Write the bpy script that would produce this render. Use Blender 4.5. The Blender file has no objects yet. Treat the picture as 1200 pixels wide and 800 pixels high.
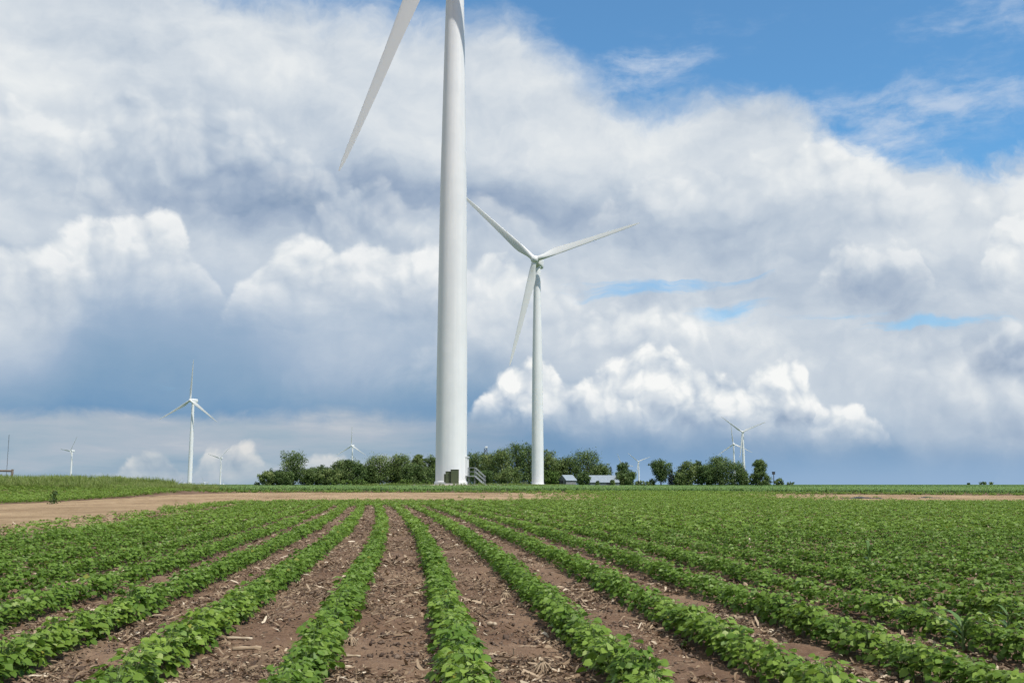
import bpy, bmesh, math, random
import numpy as np
from mathutils import Vector, Matrix

# ------------------------------------------------------------------ scene, camera
scene = bpy.context.scene
COL = scene.collection
CAM_H = 1.0
F = 1200.0                       # focal length in photograph pixels (1200 wide)
CX, CY, HORIZON = 600.0, 400.0, 567.0
PITCH = math.atan((HORIZON - CY) / F)
CP, SP = math.cos(PITCH), math.sin(PITCH)

cam_data = bpy.data.cameras.new("camera")
cam = bpy.data.objects.new("camera", cam_data)
COL.objects.link(cam)
cam_data.sensor_width = 36.0
cam_data.lens = 36.0
cam_data.clip_start = 0.05
cam_data.clip_end = 60000
cam.location = (0, 0, CAM_H)
cam.rotation_euler = (math.pi / 2 + PITCH, 0, 0)
scene.camera = cam


def ray(px, py):
    """direction of a photograph pixel in the world"""
    x, z = (px - CX) / F, (CY - py) / F
    return Vector((x, CP - z * SP, SP + z * CP))


def at(px, py, Y):
    d = ray(px, py)
    return Vector((0, 0, CAM_H)) + d * (Y / d.y)


def project(p):
    x, y, z = p[0], p[1], p[2] - CAM_H
    f = y * CP + z * SP
    up = -y * SP + z * CP
    return CX + F * x / f, CY - F * up / f


def uv_of(px, py):
    d = ray(px, py)
    return math.atan2(d.x, d.y), d.z / math.hypot(d.x, d.y)


# sun: to the right and behind the camera
SUN_EL = math.radians(56)
SUN_AZ = math.radians(132)       # clockwise from +Y (view direction)


def smooth(a, b, x):
    t = np.clip((x - a) / (b - a), 0, 1)
    return t * t * (3 - 2 * t)
# ------------------------------------------------------------------ sky (world)
class NT:
    """small helper to write node trees as expressions"""
    def __init__(self, tree):
        self.t = tree; self.n = tree.nodes; self.l = tree.links

    def new(self, kind, **kw):
        n = self.n.new(kind)
        for k, v in kw.items():
            setattr(n, k, v)
        return n

    def put(self, sock, v):
        if hasattr(v, "is_output"):
            self.l.new(v, sock)
        elif v is not None:
            if isinstance(v, (tuple, list)) and len(v) == 3 and len(getattr(sock, "default_value", (0, 0, 0))) == 4:
                v = (*v, 1)
            sock.default_value = v

    def m(self, op, a, b=None, c=None, clamp=False):
        n = self.new("ShaderNodeMath", operation=op, use_clamp=clamp)
        self.put(n.inputs[0], a)
        if b is not None: self.put(n.inputs[1], b)
        if c is not None: self.put(n.inputs[2], c)
        return n.outputs[0]

    def add(self, *a):
        r = a[0]
        for b in a[1:]: r = self.m("ADD", r, b)
        return r

    def mul(self, *a):
        r = a[0]
        for b in a[1:]: r = self.m("MULTIPLY", r, b)
        return r

    def sub(self, a, b): return self.m("SUBTRACT", a, b)

    def mapr(self, v, a, b, c=0.0, d=1.0, smooth=True):
        n = self.new("ShaderNodeMapRange", interpolation_type="SMOOTHSTEP" if smooth else "LINEAR")
        n.clamp = True
        self.put(n.inputs["Value"], v)
        for k, w in zip(("From Min", "From Max", "To Min", "To Max"), (a, b, c, d)):
            self.put(n.inputs[k], w)
        return n.outputs[0]

    def vm(self, op, a, b=None, c=None):
        n = self.new("ShaderNodeVectorMath", operation=op)
        self.put(n.inputs[0], a)
        if b is not None: self.put(n.inputs[1], b)
        if c is not None: self.put(n.inputs[2], c)
        return n.outputs["Value"] if op in ("LENGTH", "DISTANCE", "DOT_PRODUCT") else n.outputs[0]

    def xyz(self, x, y, z=0.0):
        n = self.new("ShaderNodeCombineXYZ")
        for s, v in zip(n.inputs, (x, y, z)): self.put(s, v)
        return n.outputs[0]

    def noise(self, vec, scale, detail=4, rough=0.5, lac=2.0, dist=0.0, color=False, kind="FBM"):
        n = self.new("ShaderNodeTexNoise", noise_dimensions="3D")
        n.noise_type = kind
        self.put(n.inputs["Vector"], vec)
        n.inputs["Scale"].default_value = scale
        n.inputs["Detail"].default_value = detail
        n.inputs["Roughness"].default_value = rough
        n.inputs["Lacunarity"].default_value = lac
        n.inputs["Distortion"].default_value = dist
        return n.outputs["Color" if color else "Fac"]

    def voro(self, vec, scale, detail=3, rough=0.5, lac=2.1, smoothness=None, feature="F1"):
        n = self.new("ShaderNodeTexVoronoi", voronoi_dimensions="2D", feature=feature)
        n.normalize = True
        self.put(n.inputs["Vector"], vec)
        n.inputs["Scale"].default_value = scale
        n.inputs["Detail"].default_value = detail
        n.inputs["Roughness"].default_value = rough
        n.inputs["Lacunarity"].default_value = lac
        if smoothness is not None: n.inputs["Smoothness"].default_value = smoothness
        return n.outputs["Distance"]

    def mix(self, f, a, b, blend="MIX"):
        n = self.new("ShaderNodeMix", data_type="RGBA", blend_type=blend)
        self.put(n.inputs[0], f); self.put(n.inputs[6], a); self.put(n.inputs[7], b)
        return n.outputs[2]

    def ramp(self, f, stops, interp="LINEAR"):
        n = self.new("ShaderNodeValToRGB")
        cr = n.color_ramp; cr.interpolation = interp
        while len(cr.elements) < len(stops): cr.elements.new(0.5)
        for e, (p, c) in zip(cr.elements, stops):
            e.position = p; e.color = (*c, 1)
        self.put(n.inputs[0], f)
        return n.outputs[0]

    def fcurve(self, x, pts):
        n = self.new("ShaderNodeFloatCurve")
        c = n.mapping.curves[0]
        pts = sorted(pts)
        while len(c.points) < len(pts): c.points.new(0.5, 0.5)
        for p, (a, b) in zip(c.points, pts):
            p.location = (a, b); p.handle_type = "AUTO_CLAMPED"
        n.mapping.update()
        self.put(n.inputs["Value"], x)
        return n.outputs[0]


def srgb(r, g, b):
    f = lambda c: c / 12.92 if c <= 0.04045 else ((c + 0.055) / 1.055) ** 2.4
    return (f(r / 255), f(g / 255), f(b / 255))


world = bpy.data.worlds.new("World")
scene.world = world
world.use_nodes = True
W = NT(world.node_tree)
W.n.clear()
geo = W.new("ShaderNodeTexCoord").outputs["Generated"]
sep = W.new("ShaderNodeSeparateXYZ"); W.l.new(geo, sep.inputs[0])
dx, dy, dz = sep.outputs
U = W.m("ARCTAN2", dx, dy)
V = W.m("MINIMUM", W.m("DIVIDE", dz, W.m("SQRT", W.m("MAXIMUM", W.add(W.mul(dx, dx), W.mul(dy, dy)), 1e-4))), 2.5)
UV = W.xyz(U, V)

sky = W.new("ShaderNodeTexSky", sky_type="NISHITA")
sky.sun_disc = False
sky.sun_elevation = SUN_EL
sky.sun_rotation = SUN_AZ
sky.altitude = 300
sky.air_density = 1.0
sky.dust_density = 0.6
sky.ozone_density = 2.0

# shared turbulence, used to break every outline
warp_c = W.noise(UV, 9.0, 5, 0.55, color=True)
warp = W.vm("SUBTRACT", warp_c, (0.5, 0.5, 0.5))
UVw = W.vm("MULTIPLY_ADD", warp, (0.075, 0.06, 0), UV)
warp2 = W.vm("SUBTRACT", W.noise(UVw, 34.0, 6, 0.6, color=True), (0.5, 0.5, 0.5))
UVww = W.vm("MULTIPLY_ADD", warp2, (0.022, 0.020, 0), UVw)
sepw = W.new("ShaderNodeSeparateXYZ"); W.l.new(UVw, sepw.inputs[0])
Uw, Vw = sepw.outputs[0], sepw.outputs[1]
sepww = W.new("ShaderNodeSeparateXYZ"); W.l.new(UVww, sepww.inputs[0])
Uww, Vww = sepww.outputs[0], sepww.outputs[1]

UMIN, UMAX, VMAX = -0.56, 0.56, 0.7
def nu(u): return W.mapr(u, UMIN, UMAX, 0, 1, smooth=False)
nU, nUw, nUww = nu(U), nu(Uw), nu(Uww)


def curve_px(x, pts):
    """a height profile drawn over azimuth, given as photograph points"""
    c = []
    for px, py in pts:
        u, v = uv_of(px, py)
        c.append((min(max((u - UMIN) / (UMAX - UMIN), 0), 1), max(v, 0) / VMAX))
    c.sort()
    if c[0][0] > 0.001: c.insert(0, (0.0, c[0][1]))
    if c[-1][0] < 0.999: c.append((1.0, c[-1][1]))
    return W.mul(W.fcurve(x, c), VMAX)


def blob(vec, px, py, rx, ry, soft=1.0):
    """soft elliptical patch: 1 in its middle, 0 outside"""
    u, v = uv_of(px, py)
    sx, sy = F / rx, F / ry
    d = W.vm("LENGTH", W.vm("MULTIPLY_ADD", vec, (sx, sy, 0), (-u * sx, -v * sy, 0)))
    return W.mapr(d, 1.0, 1.0 - soft, 0, 1)


def blobs(vec, items):
    r = None
    for px, py, rx, ry, a in items:
        b = W.mul(blob(vec, px, py, rx, ry), a)
        r = b if r is None else W.add(r, b)
    return r


# billows: rounded cauliflower field, sampled here and a little towards the sun
BIL = {}
UVp = W.vm("MULTIPLY_ADD", warp2, (0.009, 0.008, 0), W.vm("MULTIPLY_ADD", warp, (0.050, 0.040, 0), UV))
def billow(scale, seed, detail=2.6, off=(0.007, 0.012), vec=None, soft=0.25):
    key = (scale, seed, off)
    if key not in BIL:
        base = W.vm("ADD", vec or UVp, (seed * 3.7, seed * 1.9, 0))
        a = W.voro(base, scale, detail, 0.5, 2.25, soft, "SMOOTH_F1")
        b = W.voro(W.vm("ADD", base, (*off, 0)), scale, detail, 0.5, 2.25, soft, "SMOOTH_F1")
        BIL[key] = (W.sub(1.0, W.mul(a, 1.6)), W.sub(b, a))
    return BIL[key]


fine = W.sub(W.noise(UVw, 60.0, 6, 0.60), 0.5)
big = W.sub(W.noise(UVw, 5.0, 5, 0.55), 0.5)
strat = W.sub(W.noise(W.vm("MULTIPLY", UVw, (1.0, 2.8, 1.0)), 7.0, 7, 0.58), 0.5)

CLOUD = [(0.0, srgb(116, 142, 174)), (0.22, srgb(153, 171, 195)), (0.45, srgb(185, 198, 213)),
         (0.66, srgb(211, 219, 227)), (0.86, srgb(232, 236, 238)), (1.0, srgb(247, 248, 247))]

# --- clear blue with thin high wisps
blue = W.mix(1.0, W.mix(1.0, sky.outputs[0], (0.062, 0.135, 0.165), "MULTIPLY"), (1.0, 1.0, 1.0), "MULTIPLY")
C = W.mix(0.07, blue, srgb(214, 224, 234))
wis_n = W.noise(W.vm("MULTIPLY", W.vm("MULTIPLY_ADD", warp, (0.05, 0.03, 0), UV), (1.0, 2.3, 1.0)), 24.0, 7, 0.62)
wis_m = blobs(UVw, [(1110, 122, 250, 62, 1.0), (1170, 20, 190, 70, 0.7), (775, 68, 130, 30, 1.0), (720, 100, 170, 44, 0.8),
                    (1040, 185, 120, 40, 0.7), (930, 120, 150, 34, 0.6), (610, 30, 80, 40, 0.5), (850, 30, 170, 36, 0.35), (420, -5, 120, 16, 0.6), (1010, 160, 120, 30, 0.5)])
wis_a = W.mul(W.mapr(W.add(wis_n, W.mul(wis_m, 0.30)), 0.52, 1.0), W.m("MINIMUM", wis_m, 1.0), 0.72)
C = W.mix(W.m("MINIMUM", wis_a, 0.8), C, srgb(204, 216, 232))

# --- unseen broken cloud overhead, added to warm the ambient light
ov_p = W.vm("DIVIDE", geo, W.xyz(W.add(dz, 0.25), W.add(dz, 0.25), 1.0))
ov_n = W.noise(W.vm("MULTIPLY", ov_p, (1, 1, 0)), 1.1, 6, 0.55)
ov_a = W.mul(W.mapr(ov_n, 0.36, 0.50), W.mapr(V, 0.60, 0.95))
C = W.mix(ov_a, C, W.ramp(W.mapr(ov_n, 0.40, 0.72), [(0.0, (0.70, 0.69, 0.67)), (0.6, (0.56, 0.56, 0.56)), (1.0, (0.36, 0.375, 0.40))]))

# --- great cloud sheet reaching from its bright upper rim to the horizon
top2 = curve_px(nUw, [(-120, -120), (60, -70), (230, -20), (340, 4), (420, 18), (520, 26), (600, 44), (645, 78), (700, 112), (760, 130),
                      (830, 124), (900, 122), (960, 146), (1010, 172), (1060, 196), (1110, 205), (1200, 194), (1320, 180)])
b_lo, e_lo = billow(9.0, 1.0, 4.0, off=(0.012, 0.02), vec=UVww, soft=0.7)
rim = W.sub(top2, Vww)
rim_d = W.add(rim, W.mul(W.sub(b_lo, 0.45), 0.035), W.mul(fine, 0.03))
soft_rim = W.mapr(nU, 0.60, 0.84, 0.062, 0.034)
a2 = W.mapr(W.m("DIVIDE", rim_d, soft_rim), -0.5, 0.5)
holes = blobs(UVw, [(725, 338, 130, 20, 1.0), (865, 362, 110, 18, 0.95), (1090, 382, 150, 13, 0.95), (840, 326, 150, 14, 0.7), (960, 374, 160, 12, 0.6)])
streak = W.sub(W.noise(W.vm("MULTIPLY", UVw, (1.0, 7.0, 1.0)), 13.0, 6, 0.6), 0.5)
a2 = W.mul(a2, W.sub(1.0, W.mul(W.mapr(W.add(holes, W.mul(streak, 1.8), W.mul(fine, 0.3)), 0.30, 1.05), 0.60)))
light2 = blobs(UVw, [
    (-30, 60, 330, 190, 0.10), (500, 70, 420, 90, 0.18), (240, 70, 200, 60, 0.08), (740, 170, 280, 80, 0.26), (960, 190, 210, 70, 0.26), (1180, 240, 120, 60, 0.18),
    (470, 140, 130, 50, 0.12), (1060, 300, 70, 36, 0.26), (1195, 300, 44, 70, 0.26), (1010, 310, 40, 26, 0.12),
    (450, 235, 330, 70, -0.42), (680, 245, 180, 56, -0.30), (230, 220, 260, 76, -0.26), (210, 165, 150, 60, -0.18), (640, 205, 130, 36, -0.12), (120, 235, 130, 44, -0.16),
    (850, 275, 260, 56, -0.18), (1000, 335, 340, 60, -0.16), (70, 330, 300, 60, -0.10),
    (700, 410, 500, 60, -0.04), (1110, 450, 190, 110, -0.06), (1175, 430, 80, 60, -0.22)])
_, em16 = billow(16.0, 16.0)
_, em25 = billow(25.0, 25.0)
L2 = W.add(0.585, W.mul(em16, 0.19), W.mul(em25, 0.04), W.mul(light2, 0.85), W.mul(strat, 0.40), W.mul(big, 0.42), W.mul(e_lo, 0.60), W.mul(fine, 0.06))
col2 = W.ramp(L2, CLOUD)
# deep rain-blue low in the sheet
storm_top = curve_px(nUw, [(-60, 410), (0, 400), (60, 372), (105, 300), (150, 285), (250, 290), (330, 330), (420, 350), (520, 380), (600, 430), (700, 470), (900, 495), (1100, 500), (1200, 508)])
storm = W.mapr(W.add(W.sub(storm_top, Vw), W.mul(big, 0.07), W.mul(b_lo, 0.03)), -0.030, 0.075)
storm_l = W.add(W.mapr(V, 0.042, 0.235, smooth=False), W.mul(strat, 0.30), W.mul(big, 0.34), W.mul(e_lo, 0.22),
                blobs(UVw, [(400, 430, 190, 70, 0.22), (20, 400, 110, 90, 0.34), (150, 430, 130, 70, -0.10), (900, 545, 500, 40, 0.05)]))
storm_col = W.ramp(storm_l, [(0.0, srgb(98, 142, 183)), (0.10, srgb(108, 149, 187)), (0.30, srgb(130, 162, 192)), (0.6, srgb(156, 178, 203)), (0.85, srgb(190, 203, 218)), (1.0, srgb(212, 220, 229))])
col2 = W.mix(W.mul(storm, 0.98), col2, storm_col)
C = W.mix(a2, C, col2)


sepp = W.new("ShaderNodeSeparateXYZ"); W.l.new(UVp, sepp.inputs[0])
def cumulus(C, top, base, scale, seed, amp=0.03, edge=0.010, base_soft=0.02, gain=1.0, dark=0.40, lift=0.0, tint=None, opac=1.0, fadeu=None, sh=1.0):
    """one bank of heaped cloud between a billowed top and a soft flat base"""
    t = curve_px(nu(sepp.outputs[0]), top); b = curve_px(nUw, base)
    scale = 12.0 if scale < 14 else (16.0 if scale < 19 else 25.0)
    bl, em = billow(scale, scale)
    d = W.add(W.sub(t, sepp.outputs[1]), W.mul(W.sub(bl, 0.5), amp), W.mul(fine, amp * 0.35))
    a = W.mul(W.mapr(d, -edge * 0.35, edge), W.mapr(W.add(W.sub(V, b), W.mul(strat, base_soft * 1.2), W.mul(fine, base_soft * 0.6)), -base_soft * 0.5, base_soft * 1.4))
    rel = W.m("DIVIDE", W.sub(V, b), W.m("MAXIMUM", W.sub(t, b), 0.012))
    lit = W.add(dark + lift, W.mul(W.mapr(rel, -0.15, 0.9), (0.90 - dark) * gain), W.mul(em, 1.25 * sh), W.mul(W.sub(bl, 0.5), 0.38 * sh), W.mul(fine, 0.10), W.mul(big, 0.35))
    col = W.ramp(lit, CLOUD)
    if tint: col = W.mix(1.0, col, tint, "MULTIPLY")
    if opac != 1.0: a = W.mul(a, opac)
    return W.mix(a, C, col), a


# inner grey heap, upper left
C, _ = cumulus(C, [(-100, 300), (60, 300), (95, 150), (120, 112), (165, 92), (205, 112), (245, 108), (290, 122), (318, 150), (400, 190), (520, 300), (1300, 300)],
               [(-100, 230), (1300, 230)], 14.0, 2.0, amp=0.05, edge=0.022, base_soft=0.06, gain=0.42, dark=0.46, opac=0.55, sh=1.0)
# fainter heaps inside the sheet
C, _ = cumulus(C, [(-100, 120), (-20, 128), (40, 118), (80, 140), (110, 176), (150, 230), (220, 330), (1300, 330)],
               [(-100, 250), (1300, 250)], 17.0, 2.0, amp=0.036, edge=0.012, base_soft=0.07, gain=0.55, dark=0.55, opac=0.5)
C, _ = cumulus(C, [(-100, 400), (330, 330), (360, 252), (395, 222), (430, 214), (470, 226), (500, 240), (560, 236), (600, 250), (660, 300), (760, 400), (1300, 400)],
               [(-100, 275), (1300, 275)], 17.0, 2.0, amp=0.026, edge=0.010, base_soft=0.05, gain=0.35, dark=0.46, opac=0.45)
C, _ = cumulus(C, [(-100, 400), (640, 300), (720, 232), (780, 206), (850, 196), (900, 182), (960, 176), (1010, 182), (1060, 214), (1110, 214), (1160, 206), (1220, 196), (1300, 190)],
               [(-100, 268), (900, 262), (1200, 300), (1300, 300)], 17.0, 2.0, amp=0.034, edge=0.010, base_soft=0.06, gain=0.70, dark=0.62, opac=0.55)
C, _ = cumulus(C, [(-100, 500), (900, 420), (950, 330), (985, 288), (1020, 296), (1050, 284), (1078, 290), (1100, 340), (1140, 330), (1170, 250), (1200, 232), (1300, 225)],
               [(-100, 335), (1300, 335)], 25.0, 2.0, amp=0.026, edge=0.010, base_soft=0.05, gain=0.85, dark=0.58, opac=0.6)
# far bank behind the second turbine: broken stratocumulus
C, _ = cumulus(C, [(-100, 470), (440, 450), (500, 400), (545, 345), (575, 312), (620, 310), (650, 335), (700, 352), (735, 345), (790, 358), (830, 372), (880, 380), (950, 392), (1010, 400), (1060, 398),
                   (1120, 412), (1160, 400), (1220, 430), (1300, 430)],
               [(-100, 420), (540, 440), (700, 440), (800, 445), (1000, 470), (1100, 505), (1200, 520), (1300, 520)], 12.0, 3.0, amp=0.045, edge=0.030, base_soft=0.05, gain=0.70, dark=0.42, opac=0.78, sh=0.8)
C, _ = cumulus(C, [(-100, 700), (645, 700), (680, 372), (720, 358), (760, 350), (800, 362), (830, 390), (860, 700), (1300, 700)],
               [(-100, 400), (1300, 400)], 15.0, 8.0, amp=0.03, edge=0.014, base_soft=0.03, gain=0.9, dark=0.45, opac=0.9)
# left bank
C, _ = cumulus(C, [(-100, 300), (20, 292), (60, 285), (85, 262), (110, 250), (135, 258), (160, 246), (190, 240), (213, 252), (222, 275), (240, 310), (275, 360), (340, 440), (1300, 480)],
               [(-100, 400), (0, 395), (120, 360), (220, 350), (1300, 350)], 17.0, 4.0, amp=0.026, edge=0.009, base_soft=0.07, gain=0.95, dark=0.56, opac=0.92)
# middle bank beside the near tower
C, _ = cumulus(C, [(-100, 560), (160, 520), (240, 400), (285, 345), (310, 312), (335, 286), (360, 276), (385, 284), (400, 296), (425, 281), (450, 282), (480, 292), (520, 296), (545, 306), (580, 300), (615, 318), (650, 350), (690, 420), (1300, 420)],
               [(-100, 378), (290, 366), (420, 366), (520, 374), (620, 384), (1300, 390)], 16.0, 5.0, amp=0.026, edge=0.008, base_soft=0.06, gain=1.0, dark=0.62, opac=0.96)
C, _ = cumulus(C, [(-100, 700), (290, 700), (330, 440), (360, 405), (420, 392), (470, 400), (520, 410), (600, 440), (680, 500), (1300, 500)],
               [(-100, 465), (1300, 465)], 12.0, 9.0, amp=0.04, edge=0.05, base_soft=0.06, gain=0.35, dark=0.30, opac=0.5, sh=0.6)
# bright heaped bank low on the right, greyer heaps in front of white ones
C, _ = cumulus(C, [(-100, 700), (480, 600), (552, 480), (565, 462), (590, 440), (620, 428), (648, 426), (668, 446), (684, 438), (710, 430), (735, 420), (752, 410), (775, 408), (800, 424), (826, 428), (845, 436), (870, 446),
                   (892, 426), (912, 418), (935, 428), (955, 458), (972, 474), (1000, 472), (1022, 488), (1048, 512), (1075, 700), (1300, 700)],
               [(-100, 503), (540, 500), (650, 497), (800, 503), (920, 508), (1050, 515), (1300, 515)], 22.0, 6.0, amp=0.022, edge=0.008, base_soft=0.026, gain=0.9, dark=0.56, lift=0.0)
C, _ = cumulus(C, [(-100, 700), (535, 700), (560, 500), (600, 478), (640, 482), (680, 488), (720, 474), (750, 458), (790, 452), (820, 466), (850, 458), (880, 470), (905, 484), (940, 492), (975, 486), (1000, 494), (1040, 515), (1075, 700), (1300, 700)],
               [(-100, 500), (540, 498), (650, 497), (800, 503), (920, 508), (1050, 515), (1300, 515)], 27.0, 11.0, amp=0.026, edge=0.010, base_soft=0.030, gain=0.85, dark=0.48, opac=0.75)
C, _ = cumulus(C, [(-100, 700), (890, 700), (905, 480), (925, 472), (945, 474), (956, 486), (965, 700), (1300, 700)],
               [(-100, 491), (1300, 491)], 26.0, 12.0, amp=0.016, edge=0.008, base_soft=0.012, gain=0.15, dark=0.22, opac=0.7)
# soft heaps against the right edge
C, _ = cumulus(C, [(-100, 700), (1010, 700), (1040, 470), (1060, 420), (1085, 404), (1120, 398), (1140, 410), (1165, 380), (1200, 372), (1300, 372)],
               [(-100, 505), (1050, 500), (1130, 520), (1300, 520)], 18.0, 13.0, amp=0.04, edge=0.020, base_soft=0.06, gain=0.55, dark=0.40, opac=0.55)
C, _ = cumulus(C, [(-100, 700), (1110, 700), (1128, 440), (1145, 412), (1170, 402), (1200, 398), (1300, 396)],
               [(-100, 452), (1300, 452)], 16.0, 14.0, amp=0.03, edge=0.014, base_soft=0.03, gain=0.25, dark=0.26, opac=0.7)
# light veil under the rain on the left, with small far heaps at the horizon
veil = W.mul(W.mapr(W.add(V, W.mul(strat, 0.045), W.mul(fine, 0.012)), 0.073, 0.052), W.mapr(W.add(U, W.mul(big, 0.15)), 0.10, -0.16))
C = W.mix(W.mul(veil, 0.92), C, W.ramp(W.add(0.25, W.mul(W.mapr(V, 0.0, 0.065, smooth=False), 0.45), W.mul(W.sub(W.noise(W.vm("MULTIPLY", W.vm("MULTIPLY_ADD", warp, (0.05, 0.012, 0), UV), (1.0, 6.0, 1.0)), 8.0, 5, 0.55), 0.5), 2.0)), [(0.0, srgb(146, 170, 190)), (0.35, srgb(164, 182, 196)), (0.7, srgb(180, 190, 201)), (1.0, srgb(200, 204, 209))]))
C, _ = cumulus(C, [(-100, 700), (60, 620), (130, 556), (150, 536), (165, 520), (185, 517), (202, 526), (222, 548), (240, 536), (255, 520), (275, 524), (290, 519), (308, 530), (322, 548), (350, 545), (380, 532), (430, 540), (470, 530), (500, 538), (560, 600), (1300, 700)],
               [(-100, 566), (1300, 566)], 30.0, 7.0, amp=0.016, edge=0.007, base_soft=0.030, gain=0.70, dark=0.48, tint=(1.0, 0.945, 0.885), opac=0.62)
# paler air along the right horizon
C = W.mix(W.mul(W.mapr(W.add(V, W.mul(strat, 0.02)), 0.040, 0.0), W.mapr(U, -0.05, 0.12), 0.75), C, srgb(156, 183, 213))

bg = W.new("ShaderNodeBackground")
W.put(bg.inputs["Color"], C)
bg.inputs["Strength"].default_value = 1.0
wo = W.new("ShaderNodeOutputWorld")
W.l.new(bg.outputs[0], wo.inputs[0])
world.cycles.sampling_method = "MANUAL"
world.cycles.sample_map_resolution = 512
# ------------------------------------------------------------------ helpers for objects
rng = np.random.default_rng(11)
random.seed(11)


def tag(o, label=None, cat=None, group=None, kind=None):
    for k, v in (("label", label), ("category", cat), ("group", group), ("kind", kind)):
        if v: o[k] = v
    return o


def empty(name, loc=(0, 0, 0), rz=0.0):
    o = bpy.data.objects.new(name, None)
    o.empty_display_size = 0.3
    COL.objects.link(o)
    o.location = loc; o.rotation_euler = (0, 0, rz)
    return o


def mesh_np(name, verts, faces, mat, parent=None, smooth_=False, attr=None):
    """mesh object from arrays; faces: (n,3) or (n,4) array or a list of such arrays"""
    me = bpy.data.meshes.new(name)
    verts = np.asarray(verts, np.float32)
    fl = faces if isinstance(faces, list) else [faces]
    fl = [np.asarray(f, np.int32) for f in fl if len(f)]
    loops = np.concatenate([f.ravel() for f in fl])
    tot = np.concatenate([np.full(len(f), f.shape[1], np.int32) for f in fl])
    me.vertices.add(len(verts)); me.vertices.foreach_set("co", verts.ravel())
    me.loops.add(len(loops)); me.loops.foreach_set("vertex_index", loops)
    me.polygons.add(len(tot))
    me.polygons.foreach_set("loop_start", np.concatenate([[0], np.cumsum(tot)[:-1]]).astype(np.int32))
    if smooth_: me.polygons.foreach_set("use_smooth", np.ones(len(tot), bool))
    if attr is not None:
        a = me.attributes.new("tone", "FLOAT", "POINT")
        a.data.foreach_set("value", np.asarray(attr, np.float32))
    me.update(calc_edges=True)
    me.materials.append(mat)
    o = bpy.data.objects.new(name, me)
    COL.objects.link(o)
    if parent: o.parent = parent
    return o


def mesh_bm(name, bm, mat, parent=None, smooth_=False):
    me = bpy.data.meshes.new(name)
    bmesh.ops.recalc_face_normals(bm, faces=bm.faces)
    bm.to_mesh(me); bm.free()
    if smooth_:
        me.polygons.foreach_set("use_smooth", np.ones(len(me.polygons), bool))
    me.materials.append(mat)
    o = bpy.data.objects.new(name, me)
    COL.objects.link(o)
    if parent: o.parent = parent
    return o


def add_box(bm, c, s, rz=0.0, bevel=0.0):
    M = Matrix.Translation(c) @ Matrix.Rotation(rz, 4, "Z") @ Matrix.Diagonal((*s, 1))
    r = bmesh.ops.create_cube(bm, size=1.0, matrix=M)
    if bevel:
        es = list({e for v in r["verts"] for e in v.link_edges})
        bmesh.ops.bevel(bm, geom=es, offset=bevel, segments=2, affect="EDGES", profile=0.5)


def add_lathe(bm, prof, n=32, M=Matrix.Identity(4), cap=True):
    """profile of (r, z) turned about z"""
    rings = []
    for r, z in prof:
        rings.append([bm.verts.new(M @ Vector((r * math.cos(2 * math.pi * k / n), r * math.sin(2 * math.pi * k / n), z))) for k in range(n)])
    for a, b in zip(rings, rings[1:]):
        for k in range(n):
            bm.faces.new((a[k], a[(k + 1) % n], b[(k + 1) % n], b[k]))
    if cap:
        bm.faces.new(rings[0][::-1]); bm.faces.new(rings[-1])


def add_tube(bm, pts, radii, n=8, cap=True):
    pts = [Vector(p) for p in pts]
    if not hasattr(radii, "__len__"): radii = [radii] * len(pts)
    rings = []
    for i, p in enumerate(pts):
        d = (pts[min(i + 1, len(pts) - 1)] - pts[max(i - 1, 0)]).normalized()
        q = d.to_track_quat("Z", "Y")
        rings.append([bm.verts.new(p + q @ Vector((radii[i] * math.cos(2 * math.pi * k / n), radii[i] * math.sin(2 * math.pi * k / n), 0))) for k in range(n)])
    for a, b in zip(rings, rings[1:]):
        for k in range(n):
            bm.faces.new((a[k], a[(k + 1) % n], b[(k + 1) % n], b[k]))
    if cap:
        bm.faces.new(rings[0][::-1]); bm.faces.new(rings[-1])


# ------------------------------------------------------------------ materials
def mat(name, color, rough=0.6, build=None, spec=0.3, trans=0.0, metallic=0.0):
    m = bpy.data.materials.new(name)
    m.use_nodes = True
    n = NT(m.node_tree)
    b = m.node_tree.nodes["Principled BSDF"]
    b.inputs["Base Color"].default_value = (*color, 1)
    b.inputs["Roughness"].default_value = rough
    b.inputs["Specular IOR Level"].default_value = spec
    b.inputs["Metallic"].default_value = metallic
    if build:
        build(n, b)
    if trans:
        t = n.new("ShaderNodeBsdfTranslucent")
        src = b.inputs["Base Color"]
        if src.is_linked: n.l.new(src.links[0].from_socket, t.inputs[0])
        else: t.inputs[0].default_value = (*color, 1)
        mx = n.new("ShaderNodeMixShader"); mx.inputs[0].default_value = trans
        out = m.node_tree.nodes["Material Output"]
        n.l.new(b.outputs[0], mx.inputs[1]); n.l.new(t.outputs[0], mx.inputs[2]); n.l.new(mx.outputs[0], out.inputs[0])
    return m


def obj_coord(n): return n.new("ShaderNodeTexCoord").outputs["Object"]
def pos(n): return n.new("ShaderNodeNewGeometry").outputs["Position"]
def rand_obj(n): return n.new("ShaderNodeObjectInfo").outputs["Random"]
def tone(n):
    a = n.new("ShaderNodeAttribute"); a.attribute_name = "tone"
    return a.outputs["Fac"]


def bump(n, b, h, strength=0.3, dist=0.02):
    q = n.new("ShaderNodeBump"); q.inputs["Strength"].default_value = strength; q.inputs["Distance"].default_value = dist
    n.l.new(h, q.inputs["Height"]); n.l.new(q.outputs[0], b.inputs["Normal"])


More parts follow.
